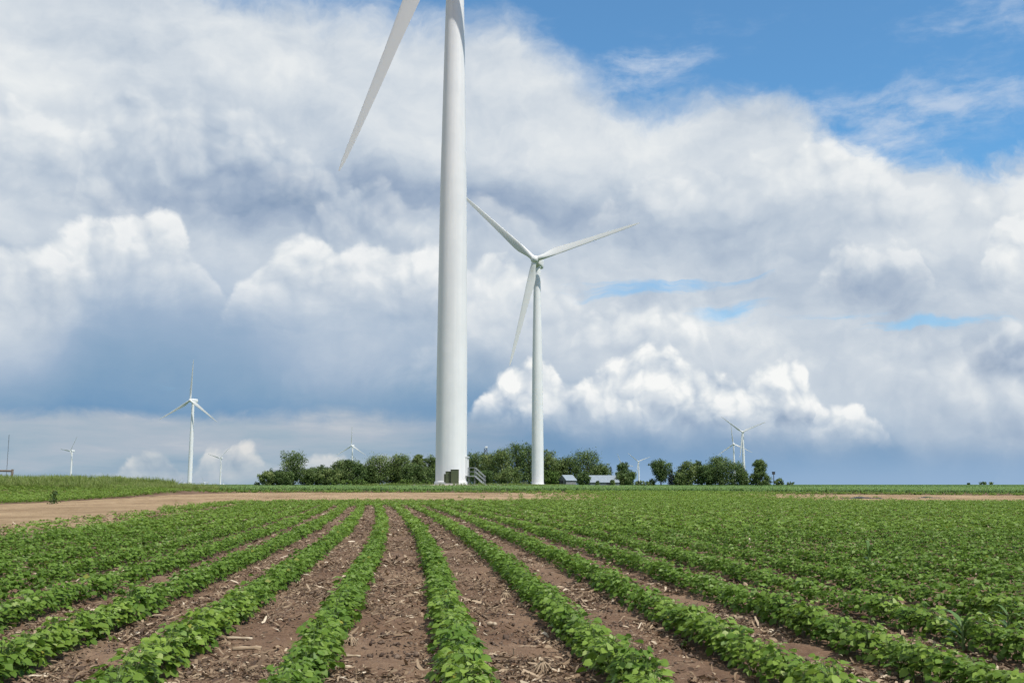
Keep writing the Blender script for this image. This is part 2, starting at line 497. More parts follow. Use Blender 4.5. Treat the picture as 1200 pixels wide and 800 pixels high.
def m_paint(n, b):
    c = obj_coord(n)
    streak = n.noise(n.vm("MULTIPLY", c, (1.6, 1.6, 0.05)), 1.0, 5, 0.6)
    blot = n.noise(c, 0.35, 4, 0.6)
    f = n.mapr(n.add(n.mul(streak, 0.6), n.mul(blot, 0.4)), 0.35, 0.65)
    n.put(b.inputs["Base Color"], n.mix(f, (0.67, 0.69, 0.70), (0.745, 0.76, 0.765)))
    n.put(b.inputs["Roughness"], n.mapr(blot, 0.3, 0.7, 0.34, 0.5))
M_WHITE = mat("white_paint", (0.76, 0.77, 0.77), 0.4, m_paint, spec=0.35)
M_BLADE = mat("blade_gelcoat", (0.69, 0.705, 0.71), 0.38, spec=0.35)
M_DARKGAP = mat("dark_recess", (0.08, 0.085, 0.09), 0.6)

def m_concrete(n, b):
    c = obj_coord(n)
    n.put(b.inputs["Base Color"], n.mix(n.noise(c, 3, 6, 0.65), (0.34, 0.33, 0.31), (0.52, 0.50, 0.47)))
M_CONCRETE = mat("concrete", (0.45, 0.44, 0.42), 0.85, m_concrete)
def m_green(n, b):
    c = obj_coord(n)
    n.put(b.inputs["Base Color"], n.mix(n.noise(c, 2.2, 5, 0.6), (0.062, 0.078, 0.040), (0.088, 0.105, 0.058)))
M_GREENBOX = mat("green_enamel", (0.075, 0.095, 0.05), 0.45, m_green)
M_GALV = mat("galvanised_steel", (0.20, 0.225, 0.235), 0.55, spec=0.3, metallic=0.2)

def m_roof(n, b):
    c = obj_coord(n)
    w = n.new("ShaderNodeTexWave"); w.inputs["Scale"].default_value = 1.6; n.l.new(c, w.inputs["Vector"])
    n.put(b.inputs["Base Color"], n.mix(n.noise(n.vm("MULTIPLY", c, (1, 0.2, 0.2)), 1.5, 5, 0.6), (0.20, 0.245, 0.29), (0.32, 0.37, 0.42)))
    bump(n, b, w.outputs[1], 0.4, 0.03)
M_ROOF = mat("metal_roof", (0.5, 0.55, 0.6), 0.42, m_roof, spec=0.5)
M_SIDING = mat("grey_siding", (0.32, 0.33, 0.34), 0.7, lambda n, b: n.put(b.inputs["Base Color"], n.mix(n.noise(obj_coord(n), 2, 4), (0.16, 0.17, 0.18), (0.26, 0.27, 0.28))))
M_WOOD = mat("weathered_wood", (0.2, 0.17, 0.13), 0.85, lambda n, b: n.put(b.inputs["Base Color"], n.mix(n.noise(n.vm("MULTIPLY", obj_coord(n), (6, 6, 1)), 2, 5), (0.10, 0.085, 0.07), (0.27, 0.23, 0.19))))
M_DARKMETAL = mat("dark_metal", (0.06, 0.06, 0.065), 0.6)
M_TAR = mat("black_sheet", (0.018, 0.019, 0.022), 0.5, lambda n, b: n.put(b.inputs["Base Color"], n.mix(n.noise(obj_coord(n), 6, 5), (0.012, 0.013, 0.016), (0.05, 0.05, 0.055))))


def m_soil(n, b):
    c = pos(n)
    s = n.new("ShaderNodeSeparateXYZ"); n.l.new(c, s.inputs[0])
    n1 = n.noise(c, 0.6, 5, 0.6); n2 = n.noise(c, 9.0, 7, 0.7); n3 = n.noise(c, 70.0, 4, 0.65)
    base = n.ramp(n.add(n.mul(n1, 0.62), n.mul(n2, 0.36), n.mul(n3, 0.20), -0.03), [(0.34, (0.070, 0.042, 0.027)), (0.52, (0.152, 0.096, 0.064)), (0.70, (0.250, 0.172, 0.116))])
    crumbs = n.voro(c, 55.0, 2, 0.6)
    n.put(b.inputs["Base Color"], n.mix(n.mapr(crumbs, 0.0, 0.16, 0.55, 0.0), base, (0.30, 0.235, 0.18)))
    # beyond the field lane the ground lies under crop and pasture
    far = n.mapr(s.outputs[1], 84, 120)
    green = n.mix(n.noise(n.vm("MULTIPLY", c, (0.02, 0.004, 0)), 1.0, 5, 0.6), (0.050, 0.098, 0.030), (0.085, 0.135, 0.045))
    col = n.mix(far, b.inputs["Base Color"].links[0].from_socket, green)
    n.put(b.inputs["Base Color"], col)
    h = n.add(n.mul(n2, 0.6), n.mul(n3, 0.5), n.mul(crumbs, 0.3))
    bump(n, b, h, 0.75, 0.025)
M_SOIL = mat("field_soil", (0.14, 0.1, 0.08), 0.95, m_soil, spec=0.15)

def m_track(n, b):
    c = pos(n)
    n1 = n.noise(c, 0.25, 5, 0.65); n2 = n.noise(n.vm("MULTIPLY", c, (1.0, 0.5, 1.0)), 3.0, 7, 0.7); n3 = n.noise(c, 26, 4, 0.6)
    v = n.add(n.mul(n1, 0.45), n.mul(n2, 0.4), n.mul(n3, 0.2))
    n.put(b.inputs["Base Color"], n.ramp(v, [(0.37, (0.165, 0.108, 0.062)), (0.50, (0.345, 0.243, 0.145)), (0.64, (0.49, 0.360, 0.225))]))
    bump(n, b, n.add(n2, n.mul(n3, 0.5)), 1.0, 0.12)
M_TRACK = mat("bare_tan_earth", (0.29, 0.2, 0.14), 0.95, m_track, spec=0.12)
M_GRAVEL = mat("pale_gravel", (0.4, 0.36, 0.3), 0.95, lambda n, b: n.put(b.inputs["Base Color"], n.mix(n.noise(pos(n), 5, 6, 0.7), (0.30, 0.25, 0.20), (0.50, 0.45, 0.38))), spec=0.1)


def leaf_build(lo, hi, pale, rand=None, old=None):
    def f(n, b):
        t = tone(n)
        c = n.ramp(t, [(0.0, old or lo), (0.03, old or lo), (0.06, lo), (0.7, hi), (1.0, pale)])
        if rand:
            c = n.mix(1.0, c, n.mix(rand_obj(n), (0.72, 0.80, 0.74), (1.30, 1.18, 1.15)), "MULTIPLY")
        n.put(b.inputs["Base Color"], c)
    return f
M_SOY = mat("soybean_leaf", (0.06, 0.14, 0.02), 0.52, leaf_build((0.095, 0.180, 0.020), (0.215, 0.345, 0.060), (0.360, 0.455, 0.195), True, (0.30, 0.32, 0.06)), spec=0.28, trans=0.38)  # palest stop mixes pale leaf backs with painted sky sheen
M_STEM = mat("soybean_stem", (0.09, 0.14, 0.045), 0.7)
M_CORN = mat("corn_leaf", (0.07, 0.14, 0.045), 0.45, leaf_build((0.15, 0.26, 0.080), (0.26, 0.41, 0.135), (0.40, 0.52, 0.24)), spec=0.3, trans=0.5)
M_STRAY = mat("stray_corn_leaf", (0.07, 0.14, 0.045), 0.45, leaf_build((0.060, 0.125, 0.028), (0.14, 0.25, 0.060), (0.22, 0.33, 0.12)), spec=0.4, trans=0.25)
M_GRASS = mat("meadow_grass", (0.09, 0.14, 0.03), 0.6, leaf_build((0.115, 0.175, 0.030), (0.250, 0.330, 0.085), (0.43, 0.45, 0.22)), spec=0.2, trans=0.4)
M_TREE = mat("tree_leaf", (0.04, 0.07, 0.02), 0.55, leaf_build((0.058, 0.100, 0.028), (0.135, 0.205, 0.060), (0.245, 0.310, 0.130), True), spec=0.25, trans=0.2)
M_TREE_LIGHT = mat("shrub_leaf", (0.07, 0.13, 0.03), 0.55, leaf_build((0.060, 0.110, 0.018), (0.110, 0.185, 0.032), (0.17, 0.24, 0.07), True), spec=0.25, trans=0.2)
M_CONIFER = mat("conifer_needle", (0.02, 0.04, 0.02), 0.7, leaf_build((0.012, 0.022, 0.014), (0.024, 0.040, 0.024), (0.04, 0.06, 0.035)), spec=0.15)
M_BARK = mat("bark", (0.09, 0.07, 0.055), 0.9)
M_RESIDUE = mat("dry_cornstalk", (0.4, 0.32, 0.22), 0.8, lambda n, b: n.put(b.inputs["Base Color"], n.ramp(tone(n), [(0.0, (0.085, 0.058, 0.042)), (0.4, (0.22, 0.155, 0.10)), (0.75, (0.42, 0.325, 0.225)), (1.0, (0.66, 0.57, 0.44))])), spec=0.2, trans=0.08)
M_CLOD = mat("soil_clod", (0.12, 0.09, 0.07), 0.95, lambda n, b: n.put(b.inputs["Base Color"], n.ramp(tone(n), [(0.0, (0.065, 0.045, 0.035)), (1.0, (0.20, 0.148, 0.115))])), spec=0.1)

# ------------------------------------------------------------------ terrain
T1 = None  # filled below
NOISE = [(rng.uniform(-1, 1, 2), rng.uniform(0, 6.3), w) for w in np.repeat([1.0], 14)]


def wob(x, y, scale, seed=0):
    """cheap smooth pseudo noise in about -1..1"""
    r = np.random.default_rng(1000 + seed)
    v = 0
    for k in range(7):
        a = r.uniform(0, 6.283); f = scale * r.uniform(0.6, 1.9); p = r.uniform(0, 6.283)
        v = v + np.sin((x * math.cos(a) + y * math.sin(a)) * f + p)
    return v / 3.2


PADS = []      # (x, y, z, flat radius, slope radius)


def terrain(x, y):
    x = np.asarray(x, float); y = np.asarray(y, float)
    side = smooth(4, 40, x)
    z = (0.50 - 0.18 * side) * smooth(50, 86, y)
    z = z + 0.55 * smooth(62, 75, y) * smooth(-20, -34, x) * smooth(120, 90, y)      # grassy bank on the left
    r = np.hypot(x, y)
    z = z - 0.0173 * np.maximum(r - 2000, 0) - 0.002 * np.maximum(r - 7000, 0) * 0
    z = np.where(r > 7000, -0.0173 * 5000 + 0.3, z)
    for px, py, pz, r0, r1 in PADS:
        w = smooth(r1, r0, np.hypot(x - px, y - py))
        z = z * (1 - w) + pz * w
    return z


def row_x(x0, y):
    """where the crop row that starts at x0 runs at depth y"""
    slope = -0.096 + 0.0026 * max(0.0, -x0)
    return x0 + slope * y - 0.00125 * np.maximum(0, np.asarray(y) - 10.0) ** 2 / (1 + 0.012 * np.maximum(0, np.asarray(y) - 10.0))


def tz(x, y): return float(terrain(x, y))
# ------------------------------------------------------------------ wind turbines
FACING = math.radians(-20)
HUB_Y, HUB_Z = -4.3, 80.0
TILT = math.radians(3)


def rot_y(a): return Matrix.Rotation(a, 4, "Y")


def solve_depth(px, py, h=80.0):
    """distance at which a hub h metres above the land shows at this height"""
    lo, hi = 50.0, 9000.0
    for _ in range(60):
        Y = (lo + hi) / 2
        p = at(px, py, Y)
        if p.z < tz(p.x, p.y) + h: lo = Y
        else: hi = Y
    return Y


T1 = at(528.6, 567, 139.0)
T1_Z = 0.90
T2Y = solve_depth(627.5, 307)
T2 = at(630.2, 567, T2Y)
PADS.append((T1.x, T1.y, T1_Z, 8.0, 18.0))
PADS.append((T2.x, T2.y, 0.74, 8.0, 20.0))
T2Y = solve_depth(627.5, 307); T2 = at(630.2, 567, T2Y)

# prototype meshes
def tower_bm(detail=48):
    bm = bmesh.new()
    R = [(2.12, 0.5), (2.105, 6.0), (2.08, 14.6), (2.0, 25.5), (1.85, 41.0), (1.58, 55.0), (1.30, 69.0), (1.20, 78.1)]
    zs = np.concatenate([np.linspace(0.5, 78.1, 40)])
    prof = []
    for z in zs:
        prof.append((float(np.interp(z, [q[1] for q in R], [q[0] for q in R])), float(z)))
    add_lathe(bm, prof, detail)
    return bm
def flange_bm():
    bm = bmesh.new()
    add_lathe(bm, [(2.27, 0.03), (2.27, 0.40), (2.18, 0.46), (2.135, 0.5), (1.9, 0.5)], 48)
    return bm
def nacelle_bm():
    bm = bmesh.new()
    # rounded hull: sections along +y (downwind)
    secs = [(-2.75, 1.35, 1.45, 0.0), (-2.3, 1.6, 1.75, 0.0), (-1.0, 1.75, 1.9, 0.03), (2.0, 1.78, 1.95, 0.06), (4.4, 1.7, 1.85, 0.10), (5.4, 1.5, 1.55, 0.18), (5.8, 1.1, 1.15, 0.24)]
    n = 24; rings = []
    for y, w, h, dz in secs:
        ring = []
        for k in range(n):
            a = 2 * math.pi * k / n
            c, s = math.cos(a), math.sin(a)
            e = 0.42
            ring.append(bm.verts.new((w * math.copysign(abs(c) ** e, c), y, HUB_Z + dz + h * math.copysign(abs(s) ** e, s))))
        rings.append(ring)
    for a, b in zip(rings, rings[1:]):
        for k in range(n): bm.faces.new((a[k], a[(k + 1) % n], b[(k + 1) % n], b[k]))
    bm.faces.new(rings[0]); bm.faces.new(rings[-1][::-1])
    return bm
def yaw_ring_bm():
    bm = bmesh.new(); add_lathe(bm, [(1.32, 77.75), (1.42, 77.85), (1.42, 78.3)], 32); return bm
def mast_bm():
    bm = bmesh.new()
    add_tube(bm, [(0.3, 4.6, 81.9), (0.3, 4.6, 83.6)], 0.05, 6); add_tube(bm, [(-0.2, 4.6, 83.2), (0.8, 4.6, 83.2)], 0.04, 6)
    add_box(bm, (-0.2, 4.6, 83.35), (0.18, 0.18, 0.3)); add_box(bm, (0.8, 4.6, 83.35), (0.18, 0.18, 0.3))
    return bm
def hub_bm():
    bm = bmesh.new()
    M = Matrix.Rotation(math.radians(90), 4, "X")   # z of the profile runs towards -y
    prof = [(1.30, -1.5), (1.42, -1.3), (1.48, -0.6), (1.46, 0.2), (1.30, 0.8), (1.0, 1.25), (0.6, 1.55), (0.2, 1.68), (0.02, 1.7)]
    add_lathe(bm, prof, 32, M)
    return bm
BLADE_R = 39.3
def blade_bm():
    bm = bmesh.new()
    secs = [  # r, chord, thickness, twist, leading edge x
        (1.1, 1.86, 1.86, 14, 0.93), (2.2, 1.86, 1.86, 14, 0.93), (3.4, 2.05, 1.65, 14, 0.97), (5.0, 2.45, 1.25, 13.5, 0.98), (6.8, 2.82, 0.92, 12.5, 0.97), (8.6, 2.88, 0.74, 11, 0.95),
        (11.5, 2.66, 0.58, 9, 0.88), (15, 2.34, 0.46, 7, 0.79), (20, 1.94, 0.35, 4.5, 0.67), (26, 1.62, 0.25, 2.5, 0.56), (31.5, 1.22, 0.17, 1.2, 0.44), (35.5, 0.92, 0.11, 0.6, 0.34),
        (37.8, 0.64, 0.07, 0.2, 0.24), (38.9, 0.36, 0.04, 0, 0.13), (BLADE_R, 0.10, 0.015, 0, 0.03)]
    n = 20; rings = []
    for i, (r, c, t, tw, le) in enumerate(secs):
        ring = []
        round_ = max(0.0, 1 - max(0, r - 2.2) / 4.5)
        for k in range(n):
            a = 2 * math.pi * k / n
            c = c if round_ > 0.9 else c
            xc = 0.5 + 0.5 * math.cos(a)                    # 1 at the leading edge
            # aerofoil thickness distribution against an ellipse near the root
            foil = 2.6 * ((1 - xc) ** 0.5 - (1 - xc)) * (1 if xc < 1 else 0)
            foil = foil * 0.5
            ell = 0.5 * abs(math.sin(a))
            th = (round_ * ell + (1 - round_) * foil * 0.9) * math.copysign(1, math.sin(a)) if abs(math.sin(a)) > 1e-6 else 0.0
            x = le - c * (1 - xc); y = th * t
            w = math.radians(-tw - 2)
            y += -0.9 * (r / BLADE_R) ** 2.5 * 0.9          # gentle bend up the wind
            xr = x * math.cos(w) - y * math.sin(w); yr = x * math.sin(w) + y * math.cos(w)
            ring.append(bm.verts.new((xr, yr, r)))
        rings.append(ring)
    for a, b in zip(rings, rings[1:]):
        for k in range(n): bm.faces.new((a[k], a[(k + 1) % n], b[(k + 1) % n], b[k]))
    bm.faces.new(rings[0][::-1]); bm.faces.new(rings[-1])
    return bm


PROTO = {}
def part(name, bm_fn, material, parent, sm=True):
    if name not in PROTO:
        o = mesh_bm(name, bm_fn(), material, parent, sm)
        if sm:
            for p in o.data.polygons: p.use_smooth = True
            try: o.data.set_sharp_from_angle(angle=math.radians(38))
            except Exception: pass
        PROTO[name] = o
        return o
    o = PROTO[name].copy(); COL.objects.link(o)
    o.parent = parent; o.matrix_parent_inverse = Matrix.Identity(4)
    o.location = (0, 0, 0); o.rotation_euler = (0, 0, 0)
    return o


def turbine(base, tip_px, label, facing=FACING, small=False):
    root = empty("wind_turbine", base, facing)
    tag(root, label, "wind turbine", "wind turbines on the plain")
    tw = part("tower", tower_bm, M_WHITE, root)
    part("base_flange", flange_bm, M_WHITE, tw)
    part("yaw_ring", yaw_ring_bm, M_WHITE, tw)
    na = part("nacelle", nacelle_bm, M_WHITE, root)
    if not small: part("wind_mast", mast_bm, M_GALV, na, False)
    hb = part("rotor_hub", hub_bm, M_BLADE, root); hb.location = (0, HUB_Y, HUB_Z)
    # turn the rotor until one tip lies where the photograph shows it
    Mw = Matrix.Translation(base) @ Matrix.Rotation(facing, 4, "Z")
    hub_w = Mw @ Vector((0, HUB_Y, HUB_Z))
    best = None
    hp = project(hub_w)
    want = math.atan2(-(tip_px[1] - hp[1]), tip_px[0] - hp[0])
    for k in range(720):
        f = math.radians(k / 2)
        tp = project(Mw @ Vector((BLADE_R * math.cos(f), HUB_Y - 0.8, HUB_Z + BLADE_R * math.sin(f))))
        e = abs((math.atan2(-(tp[1] - hp[1]), tp[0] - hp[0]) - want + math.pi) % (2 * math.pi) - math.pi)
        if best is None or e < best[0]: best = (e, f, tp)
    for k in range(3):
        b = part("blade", blade_bm, M_BLADE, root)
        b.location = (0, HUB_Y, HUB_Z)
        b.rotation_euler = (0, math.pi / 2 - best[1] + k * 2 * math.pi / 3, 0)
    hb.rotation_euler = (0, math.pi / 2 - best[1], 0)
    return root, hp, best[2]


def far_turbine(hub_px, tip_px, label, facing=FACING):
    Y = solve_depth(*hub_px)
    p = at(hub_px[0], hub_px[1], Y)
    base = Vector((p.x - HUB_Y * math.sin(facing) * -1 * -1, p.y, 0))
    # the tower stands behind its hub by the overhang
    base.x = p.x - (math.sin(facing) * -HUB_Y) * 1.0
    base.y = p.y - (-math.cos(facing) * -HUB_Y)
    base.z = tz(base.x, base.y)
    r, hp, tp = turbine(base, tip_px, label, facing, True)
    print("turbine", hub_px, "Y %.0f" % Y, "hub (%.1f %.1f)" % hp, "tip (%.1f %.1f)" % tp, "wanted", tip_px)
    return r


near, hp, tp = turbine(Vector((T1.x, T1.y, T1_Z)), (396, 203), "huge white turbine in front whose head rises out of the picture", math.radians(-23))
print("near turbine hub", hp, "tip", tp)
second, hp, tp = turbine(Vector((T2.x, T2.y, 0.74)), (743, 263.5), "whole white turbine just right of the huge tower, standing before the middle trees", math.radians(-12))
print("second", T2Y, hp, tp)
far_turbine((223, 469), (226.5, 426), "tallest distant turbine on the left, tower rising from the weedy bank", math.radians(-21))
far_turbine((82.5, 528), (92, 508), "distant turbine above the grassy bank, one blade pointing left", math.radians(-34))
far_turbine((258, 536.5), (242, 531), "small grey turbine close right of the tallest distant left one")
far_turbine((216, 565.7), (214, 557.5), "tiny turbine at the foot of the tallest distant left one, just one blade up")
far_turbine((239, 564.8), (236, 558), "tiny turbine between two left towers, one blade lying level to the right")
far_turbine((261.5, 567), (261.5, 560), "tiny turbine blade standing right beside the small grey left turbine")
far_turbine((412, 522), (412.6, 498), "distant turbine behind the left trees with one blade straight up")
far_turbine((728.5, 544), (722, 527), "far turbine half hidden by the narrow tree right of the long shed")
far_turbine((748, 540.5), (734, 529), "far turbine in the gap between the shed and the round-topped lone tree")
far_turbine((870, 506), (845, 488), "taller turbine of the pair behind the right clump of trees")
far_turbine((859.3, 520), (857.3, 503), "shorter turbine of the pair behind the right clump of trees")

# door and steps of the near turbine, transformer cabinet, gravel pad
DOOR_A = math.radians(-8)         # towards +x
Rn = near.rotation_euler.z
tower_near = [c for c in near.children if c.name.split(".")[0] == "tower"][0]
def to_near(v): return Matrix.Rotation(-Rn, 4, "Z") @ Vector(v)
bm = bmesh.new()
M = Matrix.Rotation(-Rn + DOOR_A, 4, "Z")
def box_m(bm, c, s, M):
    bmesh.ops.create_cube(bm, size=1.0, matrix=M @ Matrix.Translation(c) @ Matrix.Diagonal((*s, 1)))
box_m(bm, (2.12, -0.55, 2.42), (0.36, 0.12, 2.45), M); box_m(bm, (2.12, 0.55, 2.42), (0.36, 0.12, 2.45), M); box_m(bm, (2.15, 0, 3.72), (0.42, 1.30, 0.14), M)
dr = mesh_bm("door_frame", bm, M_WHITE, tower_near)
bm = bmesh.new(); box_m(bm, (2.13, 0, 2.42), (0.12, 0.97, 2.43), M)
dd = mesh_bm("door", bm, M_WHITE, tower_near)

def stairs(base, rz):
    root = empty("metal_stairs", base, rz)
    tag(root, "galvanised steel steps with handrails up to the huge tower's door", "stairs")
    PZ, X0, X1, X2, hw = 1.16, 2.2, 3.30, 4.55, 0.5
    bm = bmesh.new(); add_box(bm, ((X0 + X1) / 2 + 0.02, 0, PZ), (X1 - X0, 2 * hw, 0.06)); mesh_bm("platform", bm, M_GALV, root)
    bm = bmesh.new()
    for k in range(5):
        f = (k + 0.6) / 5.4
        add_box(bm, (X1 + f * (X2 - X1), 0, PZ * (1 - f)), (0.24, 2 * hw - 0.08, 0.04))
    mesh_bm("treads", bm, M_GALV, root)
    for s in (-1, 1):
        bm = bmesh.new()
        add_tube(bm, [(X0 + .1, s * hw, PZ - .04), (X1, s * hw, PZ - .04), (X2, s * hw, 0.0)], 0.09, 6)
        mesh_bm("stringer", bm, M_GALV, root)
        bm = bmesh.new()
        for h in (0.55, 1.08):
            add_tube(bm, [(X0 + .15, s * hw, PZ + h), (X1, s * hw, PZ + h), (X2 + .1, s * hw, h - 0.05)], 0.045, 6)
        for x, z in ((X0 + 0.2, PZ), (X1, PZ), (X2, 0.0)):
            add_tube(bm, [(x, s * hw, z), (x, s * hw, z + 1.08)], 0.045, 6)
        mesh_bm("handrail", bm, M_GALV, root)
    for x in (X0 + 0.3, X1 - 0.05):
        for s in (-1, 1):
            bm = bmesh.new(); add_tube(bm, [(x, s * (hw - .1), 0), (x, s * (hw - .1), PZ)], 0.04, 6)
            mesh_bm("support_post", bm, M_GALV, root)
    return root
stairs(Vector((T1.x, T1.y, T1_Z + 0.03)), DOOR_A)

tb = at(528.3, 567, 135.3)
root = empty("transformer_cabinet", (tb.x, tb.y, T1_Z + 0.03), math.radians(4))
tag(root, "dull green steel transformer cabinet at the foot of the huge white tower", "transformer")
bm = bmesh.new(); add_box(bm, (0.05, 0.1, 0.08), (2.1, 2.0, 0.16), bevel=0.02); mesh_bm("concrete_base", bm, M_CONCRETE, root)
bm = bmesh.new(); add_box(bm, (0.50, 0, 1.04), (1.06, 1.5, 1.76), bevel=0.03); add_box(bm, (0.50, -0.02, 1.94), (1.12, 1.6, 0.06), bevel=0.01); cb = mesh_bm("cabinet", bm, M_GREENBOX, root)
bm = bmesh.new(); add_box(bm, (0.50, -0.765, 1.02), (0.94, 0.03, 1.6), bevel=0.01); dj = mesh_bm("cabinet_door", bm, M_GREENBOX, cb)
bm = bmesh.new(); add_tube(bm, [(0.92, -0.80, 0.95), (0.92, -0.84, 0.95), (0.92, -0.84, 1.15), (0.92, -0.80, 1.15)], 0.015, 6); mesh_bm("handle", bm, M_DARKMETAL, cb)
bm = bmesh.new(); add_box(bm, (-0.37, 0.2, 0.93), (0.66, 1.3, 1.5), bevel=0.03); add_box(bm, (-0.37, 0.18, 1.70), (0.70, 1.36, 0.06)); tk = mesh_bm("tank", bm, M_GREENBOX, root)
bm = bmesh.new(); add_box(bm, (-0.37, -0.47, 0.98), (0.64, 0.05, 0.05)); mesh_bm("cross_rib", bm, M_GREENBOX, tk)
bm = bmesh.new()
for k in range(7): add_box(bm, (-0.80, -0.28 + k * 0.16, 0.85), (0.20, 0.035, 1.05))
for z in (0.42, 1.28): add_box(bm, (-0.80, 0.2, z), (0.10, 1.1, 0.08))
mesh_bm("cooling_fins", bm, M_GREENBOX, root)
tb2 = at(614.5, 567, T2.y - 5)
root = empty("transformer_cabinet", (tb2.x, tb2.y, 0.77), math.radians(10))
tag(root, "low dark green cabinet at the foot of the second, smaller-looking turbine", "transformer")
bm = bmesh.new(); add_box(bm, (0, 0, 0.08), (2.6, 2, 0.16)); mesh_bm("concrete_base", bm, M_CONCRETE, root)
bm = bmesh.new(); add_box(bm, (0.4, 0, 0.68), (1.2, 1.5, 1.04), bevel=0.03); mesh_bm("cabinet", bm, M_GREENBOX, root)
bm = bmesh.new(); add_box(bm, (-0.72, 0.15, 0.56), (0.98, 1.2, 0.8), bevel=0.03); mesh_bm("tank", bm, M_GREENBOX, root)


def disc(name, cx, cy, z, r, material, ell=1.0, lip=0.03, seed=0):
    n = 72
    vs = [(cx, cy, z + lip)]; fs = []
    rr = np.random.default_rng(seed)
    ph = rr.uniform(0, 6.28, 5)
    for k in range(n):
        a = 2 * math.pi * k / n
        q = r * (1 + 0.06 * math.sin(3 * a + ph[0]) + 0.04 * math.sin(7 * a + ph[1]) + 0.02 * math.sin(13 * a + ph[2]))
        vs.append((cx + q * math.cos(a) * ell, cy + q * math.sin(a), z + lip))
    for k in range(n):
        a = 2 * math.pi * k / n
        v = vs[1 + k]
        vs.append((cx + (v[0] - cx) * 1.05, cy + (v[1] - cy) * 1.05, z - 0.1))
    f3 = [(0, 1 + k, 1 + (k + 1) % n) for k in range(n)]
    f4 = [(1 + k, 1 + n + k, 1 + n + (k + 1) % n, 1 + (k + 1) % n) for k in range(n)]
    o = mesh_np(name, vs, [np.array(f3), np.array(f4)], material)
    o["kind"] = "structure"
    return o
disc("gravel_pad", T1.x + 0.6, T1.y - 0.4, T1_Z, 6.6, M_GRAVEL, seed=3)
disc("gravel_pad", T2.x, T2.y, 0.74, 6.2, M_GRAVEL, seed=4)

# ------------------------------------------------------------------ ground
def axis(dense_lo, dense_hi, step, far_lo, far_hi, growth=1.09):
    v = list(np.arange(dense_lo, dense_hi + 1e-6, step))
    s = step
    while v[-1] < far_hi: s *= growth; v.append(v[-1] + s)
    s = step
    while v[0] > far_lo: s *= growth; v.insert(0, v[0] - s)
    return np.array(v)
gx = axis(-5.2, 5.2, 0.026, -40000, 40000, 1.075)
gy = axis(3.3, 10.5, 0.022, -20000, 40000, 1.055)
GX, GY = np.meshgrid(gx, gy)
Z = terrain(GX, GY)
fade = smooth(26, 10, GY) * smooth(1.5, 3.0, GY) * smooth(13, 7, np.abs(GX))
micro = 0.016 * wob(GX, GY, 9.0, 1) + 0.010 * wob(GX, GY, 26.0, 2) * (0.6 + 0.5 * wob(GX, GY, 3.0, 6)) + 0.0055 * wob(GX, GY, 75.0, 3) + 0.006 * np.maximum(0, wob(GX, GY, 46, 4)) ** 2
Z = Z + micro * fade
nx, ny = len(gx), len(gy)
idx = np.arange(nx * ny).reshape(ny, nx)
quads = np.stack([idx[:-1, :-1], idx[:-1, 1:], idx[1:, 1:], idx[1:, :-1]], -1).reshape(-1, 4)
ground = mesh_np("ground", np.stack([GX, GY, Z], -1).reshape(-1, 3), quads, M_SOIL, smooth_=True)
ground["kind"] = "structure"
print("ground verts", nx * ny)

# bare earth lane that bends round the bean field
upper = np.array([(-60, 4), (-46, 30), (-34, 42), (-25.6, 50), (-24.6, 58), (-23.0, 68), (-19.5, 74.5), (-10, 75), (0, 74.5), (8, 74), (25, 72), (60, 70), (150, 68)], float)
lower = np.array([(-8.2, 4), (-8.9, 16), (-9.8, 24), (-11.2, 36), (-12.4, 43), (-13.6, 50), (-12.6, 54.0), (-8, 55.6), (0, 56.2), (8, 56.6), (25, 57), (60, 57.6), (150, 57.6)], float)
S, Q = 420, 26
tt = np.linspace(0, len(upper) - 1, S)
up = np.stack([np.interp(tt, range(len(upper)), upper[:, k]) for k in (0, 1)], -1)
lw = np.stack([np.interp(tt, range(len(lower)), lower[:, k]) for k in (0, 1)], -1)
ew = 0.035
fr = np.linspace(0, 1, Q)[None, :, None]
P = lw[:, None] * (1 - fr) + up[:, None] * fr
edge = wob(P[..., 0], P[..., 1], 1.1, 21) * 0.8 + wob(P[..., 0], P[..., 1], 3.7, 22) * 0.5 + wob(P[..., 0], P[..., 1], 9.0, 24) * 0.3
P[:, 0] += ((lw - up) / np.linalg.norm(lw - up, axis=1)[:, None]) * edge[:, 0, None]
P[:, -1] += ((up - lw) / np.linalg.norm(lw - up, axis=1)[:, None]) * edge[:, -1, None]
PZ = terrain(P[..., 0], P[..., 1]) + 0.03 + 0.02 * wob(P[..., 0], P[..., 1], 2.0, 23) * np.minimum(1, 4 * fr[..., 0] * (1 - fr[..., 0]))
PZ[:, 0] -= 0.05; PZ[:, -1] -= 0.05
idx = np.arange(S * Q).reshape(S, Q)
quads = np.stack([idx[:-1, :-1], idx[:-1, 1:], idx[1:, 1:], idx[1:, :-1]], -1).reshape(-1, 4)[:, ::-1]
lane = mesh_np("dirt_track", np.concatenate([P, PZ[..., None]], -1).reshape(-1, 3), quads, M_TRACK, smooth_=True)
lane["kind"] = "structure"
# ------------------------------------------------------------------ leaves
def frames(n, up_bias=0.6, r=None):
    """random orthonormal frames whose normals lean upwards"""
    r = r or rng
    nrm = r.normal(size=(n, 3)); nrm /= np.linalg.norm(nrm, axis=1)[:, None]
    nrm[:, 2] = np.abs(nrm[:, 2]) * (1 - up_bias) + up_bias
    nrm /= np.linalg.norm(nrm, axis=1)[:, None]
    return frame_from(nrm, r)


def frame_from(nrm, r=None):
    r = r or rng
    a = r.normal(size=nrm.shape)
    t = a - (a * nrm).sum(1)[:, None] * nrm
    t /= np.linalg.norm(t, axis=1)[:, None]
    return nrm, t, np.cross(nrm, t)


